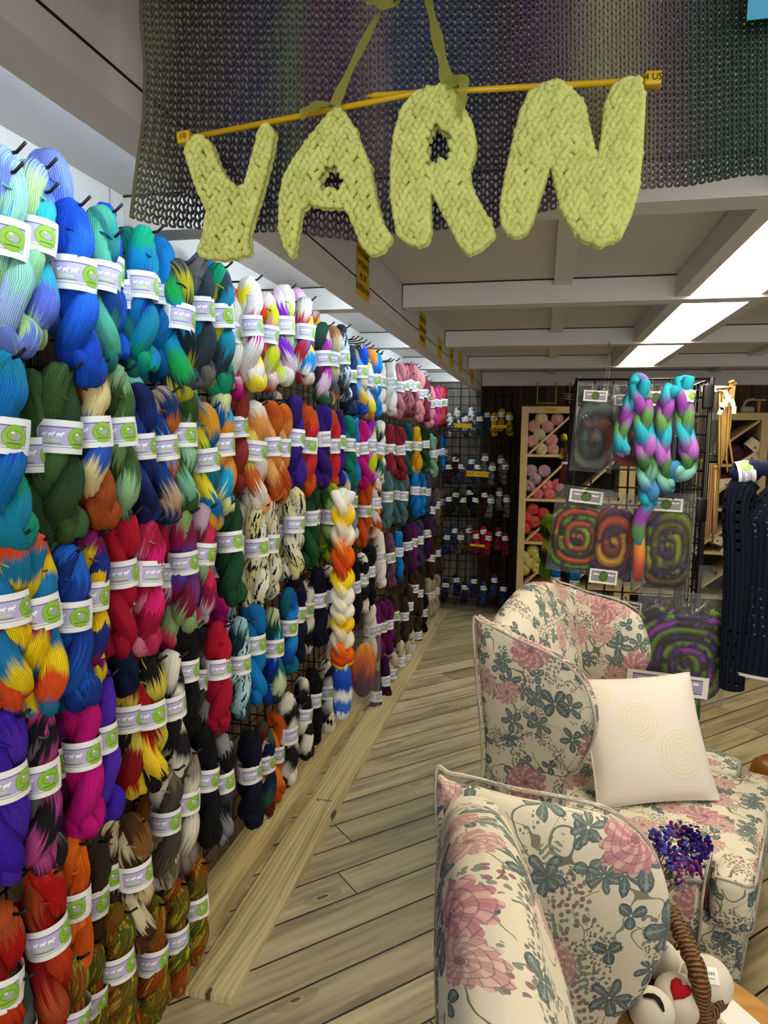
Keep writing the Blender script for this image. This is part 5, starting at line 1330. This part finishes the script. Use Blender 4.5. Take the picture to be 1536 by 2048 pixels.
for i, (a, b) in enumerate(((1150, 1176), (1196, 1186), (1240, 1198))):
    fibre_bag(a - 14, b, a + 44, b + 110, 3.0 - i * .02, grey_fill, 'grey bag behind the far armchair, %s from the left' % ORD[i], (a + 14, b + 18, 44, 24), card_mat('dim%d' % i, '5A585C'), tilt=.10, th=.02)
# orange packet
p = onY(1277, 1118, 2.90); tpk = thing('wool_packet', 'narrow clear packet of yellow to red wool hanging below the left braid', 'packet', p, 0)
hh = (onY(1277, 1068, 2.90).z - onY(1277, 1172, 2.90).z) / 2
mb = MB(); mb.tube(catmull([(0,0,hh-.01),(0,0,hh*.5),(.002,0,0),(0,0,-hh*.6),(0,0,-hh+.015)], 20), [.010 + .013 * math.sin(PI * min(1, i/20*.8+.15)) for i in range(21)], 14); 
mo = Mat('wool_flame', .85, .15); x, y, z = mo.ob(); f = (z / (2*hh) + .5) + (mo.noise(mo.vec(x*20, y*20, z*6), 1.5, 2) - .5) * .4
mo.base(mo.ramp(f, [(.1, '8A1408'), (.4, 'C83408'), (.7, 'E88A10'), (.95, 'E8B020')])); mb.build('dyed_wool', mo.m, tpk)
mb = MB(); mb.tube([(0,0,hh+.02),(0,0,hh*.6),(0,0,-hh*.8),(0,0,-hh-.03)], [.012,.029,.029,.018], 14); mb.build('clear_film', film, tpk)
mb = MB(); mb.tube([(0, YR - 2.90, hh + .01), (0, -.01, hh + .01)], .0025, 6); mb.build('hook', hookm, tpk)

# wool braids on the rack
wr = wool('lagoonbraid', ['2393AA','84429C','5C8650','2C9AB4','A05EB2','42683A','74AEA4','3E78AE'], 1.9, soft=.12)
YBR = 2.88
def rbraid(pts, wdt, r, turns, lab, parent=None):
    Pp = [onY(u, v, YBR + (0 if len(q) < 1 else 0)) for u, v, *q in pts]; O = Pp[0]
    mb = plait([q - O for q in Pp], wdt, r, turns, 100)
    if parent is None:
        o = mb.build('wool_braid', wr, None, True, O); return tag(o, lab, 'wool braid', 'teal and purple wool braids on the rack')
    o = mb.build('second_length', wr, parent); o.location = O - parent.location; return o
o1 = rbraid([(1278,765),(1284,820),(1290,880),(1293,930),(1297,975),(1298,1008)], .021, .0225, 1.6, 'long teal, purple and green wool braid with a straight tail, left of two')
q = rbraid([(1268,790),(1256,822),(1243,856),(1241,890),(1252,908)], .013, .0185, .8, '', o1)
mb = MB(); Pt = [onY(u, v, YBR) - o1.location for u, v in ((1300,985),(1294,1012),(1281,1038),(1276,1065),(1279,1090))]; mb.tube(catmull(Pt, 20), [.020 + .008*math.sin(PI*min(1,i/20)) if i < 17 else .022 - (i-17)*.005 for i in range(21)], 14); mb.build('loose_tail', wr, o1)
mb = MB(); mb.tube(catmull([onY(1268,772,YBR)-o1.location, onY(1274,757,YBR)-o1.location+Vector((0,.03,0)), onY(1286,762,YBR)-o1.location+Vector((0,.02,0)), onY(1290,800,YBR)-o1.location], 14), .024, 12); mb.build('top_loop', wr, o1)
o2 = rbraid([(1368,756),(1368,800),(1369,850),(1376,895),(1379,922),(1366,946),(1350,944),(1354,926)], .016, .0215, 1.5, 'teal, purple and green wool braid curled at the end, right of two')
q = rbraid([(1346,776),(1333,800),(1327,840),(1325,885),(1325,930),(1332,968),(1345,972)], .014, .0205, 1.5, '', o2)
p = onY(1371, 791, YBR - .004); mb = MB(); mb.grid(lambda a, b: (Vector((math.sin((a-.5)*2*PI)*.034, -math.cos((a-.5)*2*PI)*.030, (b-.5)*.045)), (a, b)), 24, 2); lb = mb.build('paper_band', BAND, o2); lb.location = p - o2.location; lb.rotation_euler = (0, .15, 0)
for (u, v, o) in ((1278, 770, o1), (1368, 764, o2)):
    p = onY(u, v, YBR) - o.location; mb = MB(); mb.tube([(p.x, YR - YBR, p.z), (p.x, -.03, p.z)], .003, 6); mb.build('hook', hookm, o)

# things on the left side of the rack
def hangskein(u, v, Y, k, sc, lab, band=True, rz=.2):
    p = onY(u, v, Y); o = bpy.data.objects.new('yarn_skein', SK[rs.randrange(8)]); C.objects.link(o); o.location = p; o.scale = (sc*1.1, sc*1.1, sc); o.rotation_euler = (0, 0, rz)
    o.material_slots[0].link = 'OBJECT'; o.material_slots[0].material = ymat(k); tag(o, lab, 'yarn')
    if band: lb = bpy.data.objects.new('paper_band', BANDS[0]); C.objects.link(lb); lb.parent = o
    return o
CW.update({'parrot': ('yellow and green', ['C8C828','2A5A34','1A2A1C','B8501C']), 'garden': ('yellow green', ['8A9A14','D0B420','1C2A18','5A7A14']), 'aqua': ('pale aqua', ['A8D8CC'])})
hangskein(1128, 868, 3.2, 'parrot', .33, 'small yellow and dark green hank hanging left of the rack', False)
hangskein(1098, 1030, 3.15, 'garden', .85, 'yellow green and black skein hanging beside the yellow yarn balls', False)
hangskein(1112, 1128, 3.10, 'azure', .5, 'blue skein with white band at the foot of the rack, left of the pair', True)
hangskein(1150, 1135, 3.12, 'azure', .5, 'blue skein with white band at the foot of the rack, right of the pair', True)
tz = onY(1128, 866, 3.2)
ts = thing('tassel', 'dark maroon tassel hanging on the left edge of the rack', 'tassel', onY(1132, 880, 3.16)); mm = plain('maroon_cord', '4A1A24', .8)
for i in range(9):
    mb = MB(); a = i * .7; mb.tube([(0, 0, 0), (.006*math.cos(a), .006*math.sin(a), -.1), (.014*math.cos(a) - .01, .014*math.sin(a), -.19)], .004, 6); mb.build('cord', mm, ts)
mb = MB(); mb.tube([(-.002, 0, -.095), (-.002, 0, -.105)], .013, 10); mb.build('ring', steel, ts)
lh = thing('hook_set', 'three short black hooks sticking out left of the top bags', 'hook', onY(1150, 790, YR)); 
for i in range(3):
    mb = MB(); mb.tube([(0, 0, -.01*i), (-.04, -.05, -.01*i), (-.06, -.055, .008-.01*i)], .003, 6); mb.build('hook', hookm, lh)

# right side of the rack: needle packets and loose bamboo needles
bamb = plain('bamboo', 'B9924A', .45, .4, 0, .2, 60); bdark = plain('walnut_needles', '5A3E2A', .5, .3, 0, .4, 80); kraft = Mat('kraft_packet', .6, .3); x, y, z = kraft.ob(); sx = (x * 700 + y * 500).sin(); kraft.base(kraft.ramp(sx * .5 + .5, [(.1, '5A3E22'), (.6, 'A8845A')]))
def packet(u0, v0, u1, v1, Y, lab, dark):
    a, b = onY(u0, v0, Y), onY(u1, v1, Y); O = (a+b)/2; W_, Hh = b.x-a.x, a.z-b.z; t = thing('needle_packet', lab, 'packet', O, 0, 'needle packets on the side of the rack'); n = int(W_ / .012)
    for i in range(n):
        mb = MB(); x_ = -W_/2 + .008 + i * (W_-.012)/max(1, n-1); mb.tube([(x_, 0, -Hh/2+.01), (x_, 0, Hh/2-.03)], .0046, 6); mb.build('needle', bdark if dark else bamb, t)
    mb = MB(); mb.box(-W_/2, W_/2, -.010, .010, -Hh/2, Hh/2); mb.build('clear_film', film, t, False)
    mb = MB(); mb.box(-W_/2, W_/2, -.011, -.0105, Hh/2 - .03, Hh/2 - .004); mb.build('header_card', steel, t, False)
packet(1402, 770, 1418, 900, 3.30, 'clear packet of dark needles nearest the rack corner', True)
packet(1422, 770, 1442, 922, 3.34, 'clear packet of dark needles, right of the rack corner', True)
a, b = onY(1396, 926, 3.32), onY(1432, 1066, 3.32)
mb = MB(); mb.box(a.x, b.x, 3.31, 3.33, b.z, a.z); o = mb.build('kraft_packet', kraft.m, None, False); tag(o, 'striped brown flat packet hanging beside the rack', 'packet')
nb = thing('bamboo_needles', 'bundle of long bamboo knitting needles with white tags beside the rack', 'knitting needles', onY(1462, 790, 3.25)); O = onY(1462, 790, 3.25)
for i, (a_, b_, c_, d_) in enumerate(((1440,782,1438,940),(1446,784,1443,930),(1450,790,1447,922),(1455,775,1448,900),(1461,765,1452,925),(1466,763,1450,905),(1470,768,1455,895),(1446,786,1455,945),(1444,788,1469,948))):
    mb = MB(); p, q = onY(a_, b_, 3.25 + .004*i) - O, onY(c_, d_, 3.25 + .004*i) - O; mb.tube([p, q*.97 + p*.03, q], [.0042, .0042, .001], 7); mb.ball(p, .009, .009, .007); mb.build('needle', bamb, nb)
for i, (u, v) in enumerate(((1444,812),(1451,806),(1456,797),(1465,805),(1468,820),(1441,822),(1453,790))):
    p = onY(u, v, 3.235) - O; mb = MB(); mb.box(-.009, .009, -.001, .001, -.016, .016, Matrix.Rotation(.3*(i % 3 - 1), 3, 'Y')); mb.v = [tuple(Vector(q) + p) for q in mb.v]; mb.build('paper_tag', steel, nb, False)
mb = MB(); mb.tube([(xb - O.x, 3.45 - 3.25, onY(1440, 912, 3.25).z - O.z), (0.0, 0.02, onY(1440, 912, 3.25).z - O.z)], .004, 6); mb.tube([(xb - O.x, 3.45-3.25, .03), (.0, .01, .03)], .004, 6); mb.build('support_rod', hookm, nb)
mb = MB(); a, b = onY(1432, 935, 3.28), onY(1425, 1088, 3.28); mb.tube([a, b], .005, 7); mb.ball(a, .009); o = mb.build('bamboo_needle', bamb); tag(o, 'single thick bamboo needle hanging in front of the kraft packet', 'knitting needle')

# ================================================================== NAVY SWEATER ON A STAND
YW = 2.72
nav = Mat('navy_knit', .9, .15); u, v = nav.uv(); R_ = (u * 150 * 2).sin() 
nn_ = nav.noise(nav.vec(u * 300, v * 300), 1, 2); vv_ = (v * 1500 + (u * 300).sin() * 1.6).sin()
h_ = R_ * .5 + vv_ * .10; nav.bump(h_, .9, .006)
nav.base(nav.mix(((h_ + .3).sat() * .6 + nn_ * .3).sat(), '050812', '141E36'))
# eyelets are real openings
fu, fv = (u * 22).fract() - .5, (v * 60 + (u * 22).floor() * .5).fract() - .5
yoke = v.gt(.36) * v.lt(.47) * nav.noise(nav.vec(u * 5, v * 5), 1, 1).gt(.35)
fu2, fv2 = (u * 34 + v * 8).fract() - .5, (v * 42).fract() - .5; band = v.gt(.10) * v.lt(.24) * (u * 9).sin().gt(.2)
hole = ((fu*fu*2.2 + fv*fv*1.6).lt(.06) * yoke).mx((fu2*fu2 + fv2*fv2).lt(.022) * band)
tb2 = nav.N('ShaderNodeBsdfTransparent'); mx2 = nav.N('ShaderNodeMixShader'); nav.L(hole.v, mx2.inputs[0]); nav.L(nav.b.outputs[0], mx2.inputs[1]); nav.L(tb2.outputs[0], mx2.inputs[2]); nav.L(mx2.outputs[0], nav.nt.nodes['Material Output'].inputs[0])
zt_, zh = onY(1500, 962, YW).z, onY(1536, 1338, YW).z
xs_ = onY(1470, 1100, YW).x; bx = xs_ + .212
swt = thing('sweater', 'navy blue openwork knitted sweater hanging at the right edge', 'sweater', (bx, YW, zh))
Hb = zt_ - zh
mb = MB()
def body(a, b):
    th = 2 * PI * a; w_ = .225 - .02 * math.sin(PI * b) if b < .8 else .225 - (b - .8) / .2 * .12
    d_ = .12 if b < .8 else .12 - (b - .8) / .2 * .05
    return (Vector((-math.cos(th) * w_, -math.sin(th) * d_, Hb * b)), (a * 1.1, b * .5))
mb.grid(body, 64, 30); mb.build('body', nav.m, swt)
mb = MB(); Lp = [onY(u_, v_, YW - .02) - swt.location for u_, v_ in ((1500, 962), (1482, 985), (1474, 1030), (1476, 1100), (1474, 1180), (1470, 1260), (1465, 1330), (1463, 1376))]
mb.tube(catmull(Lp, 40), [(.050 if i < 4 else .052 - .000 * i) * (1 - .18 * (i / 40)) * (1.0 if i > 2 else .8) for i in range(41)], 28, False); 
for k_, t_ in enumerate(mb.uv): mb.uv[k_] = tuple((p[1] * .33 , .50 - p[0] * .5) for p in t_)
mb.build('sleeve', nav.m, swt)
mb = MB(); mb.grid(lambda a, b: (Vector((-math.cos(2*PI*a)*.222, -math.sin(2*PI*a)*.118, -.012 + .03*b)), (a, b)), 48, 2); mb.build('underlayer_hem', plain('white_lining', 'D8D8D8', .8), swt)
fm_ = thing('dress_form', 'white dress form on a black pole under the navy sweater', 'dress form', (bx, YW, 0))
mb = MB(); mb.grid(lambda a, b: (Vector((-math.cos(2*PI*a)*(.20 - .02*math.sin(PI*b)) * (1 if b < .75 else 1-(b-.75)*2.6), -math.sin(2*PI*a)*.10*(1 if b < .75 else 1-(b-.75)*2.6), zh + .02 + (Hb)*b*.98)), (a, b)), 32, 16); mb.build('torso', plain('dress_form_cloth', 'CFCBC2', .8), fm_)
mb = MB(); mb.tube([(.10, .02, 0), (.10, .02, zh + .1)], .014, 10); mb.build('pole', hookm, fm_); mb = MB(); mb.lathe([(0, .02), (.07, .015), (.075, 0), (0, 0)], 24, (.10, .02, 0)); mb.build('base', hookm, fm_)
CW['navysk'] = ('navy', ['131E40', '182650'])
for (u_, v_, k, sc, ry, lab) in ((1462, 948, 'navysk', .92, -1.75, 'navy blue skein with paper band laid over the sweater shoulder'), (1532, 935, 'aqua', .6, -1.3, 'pale aqua skein at the right edge on the sweater')):
    p = onY(u_, v_, YW - .03); o = bpy.data.objects.new('yarn_skein', SK[2]); C.objects.link(o); o.location = p; o.scale = (sc * 1.15, sc * 1.15, sc); o.rotation_euler = (0, ry, 0)
    o.material_slots[0].link = 'OBJECT'; o.material_slots[0].material = ymat(k); tag(o, lab, 'yarn'); lb = bpy.data.objects.new('paper_band', BANDS[1]); C.objects.link(lb); lb.parent = o; lb.location = (0, 0, .10)
# amber wooden stool at the right edge
p = onZ(1545, 1600, 0); mb = MB(); mb.lathe([(0, .0), (.075, .0), (.10, .03), (.112, .08), (.10, .13), (.07, .155), (0, .16)], 28); o = mb.build('wooden_footstool', plain('amber_wood', '8A5418', .35), None, True, (p.x + .03, p.y + .07, 0)); tag(o, 'amber brown turned wooden footstool at the right edge on the floor', 'footstool')
# green and black base piece showing under the large bag
p = onZ(1393, 1440, .0); mb = MB(); mb.box(0, .016, 0, .02, 0, .14); o = mb.build('green_strip', plain('green_plastic', '2E6A2C', .5), None, False, (p.x, p.y, 0)); tag(o, 'green upright strip showing under the big purple and lime bag', 'strip')
# packet hanging beside the sunset braid on the yarn wall
p = onX(728, 1340, -.80); t = thing('fibre_bag', 'clear packet of orange and plum wool hanging low on the yarn wall', 'bag', p); t.rotation_euler = (0, 0, .9)
mb = MB(); mb.ball((0, 0, 0), .075, .030, .135, None, 24, 16); mo = Mat('felt_orplum', .85, .15); x, y, z = mo.ob(); f = (z * 3.4 + .5) + (mo.noise(mo.vec(x*26, y*8, z*7), 1.5, 3) - .5) * .9
mo.base(mo.ramp(f, [(.15, '4A1040'), (.4, '6A1A3C'), (.55, 'C8480C'), (.85, 'E07A10'), (1, 'E8A020')])); mb.build('felted_wool', mo.m, t)
mb = MB(); mb.grid(lambda a, b: (Vector(((a-.5)*.19, -.036 * max(0, 1-(2*abs(a-.5))**4)**.5 - .001, (b-.5)*.38)), (a, b)), 12, 12); mb.grid(lambda a, b: (Vector(((a-.5)*.19, .036 * max(0, 1-(2*abs(a-.5))**4)**.5 + .001, (b-.5)*.38)), (a, b)), 12, 12); mb.build('clear_film', film, t)
mb = MB(); mb.tube([(-.15, .06, .165), (0, 0, .165), (.0, -.03, .165)], .003, 6); mb.build('hook', hookm, t)
# stray thread on the floor
mb = MB(); mb.tube(catmull([tuple(onZ(u, v, .003)) for u, v in ((790, 1893), (806, 1862), (830, 1843), (862, 1832), (880, 1830))], 20), .0012, 5); o = mb.build('yarn_thread', plain('pale_thread', 'B8A892', .9)); tag(o, 'thin pale loose thread curling on the floor beside the near armchair', 'thread')
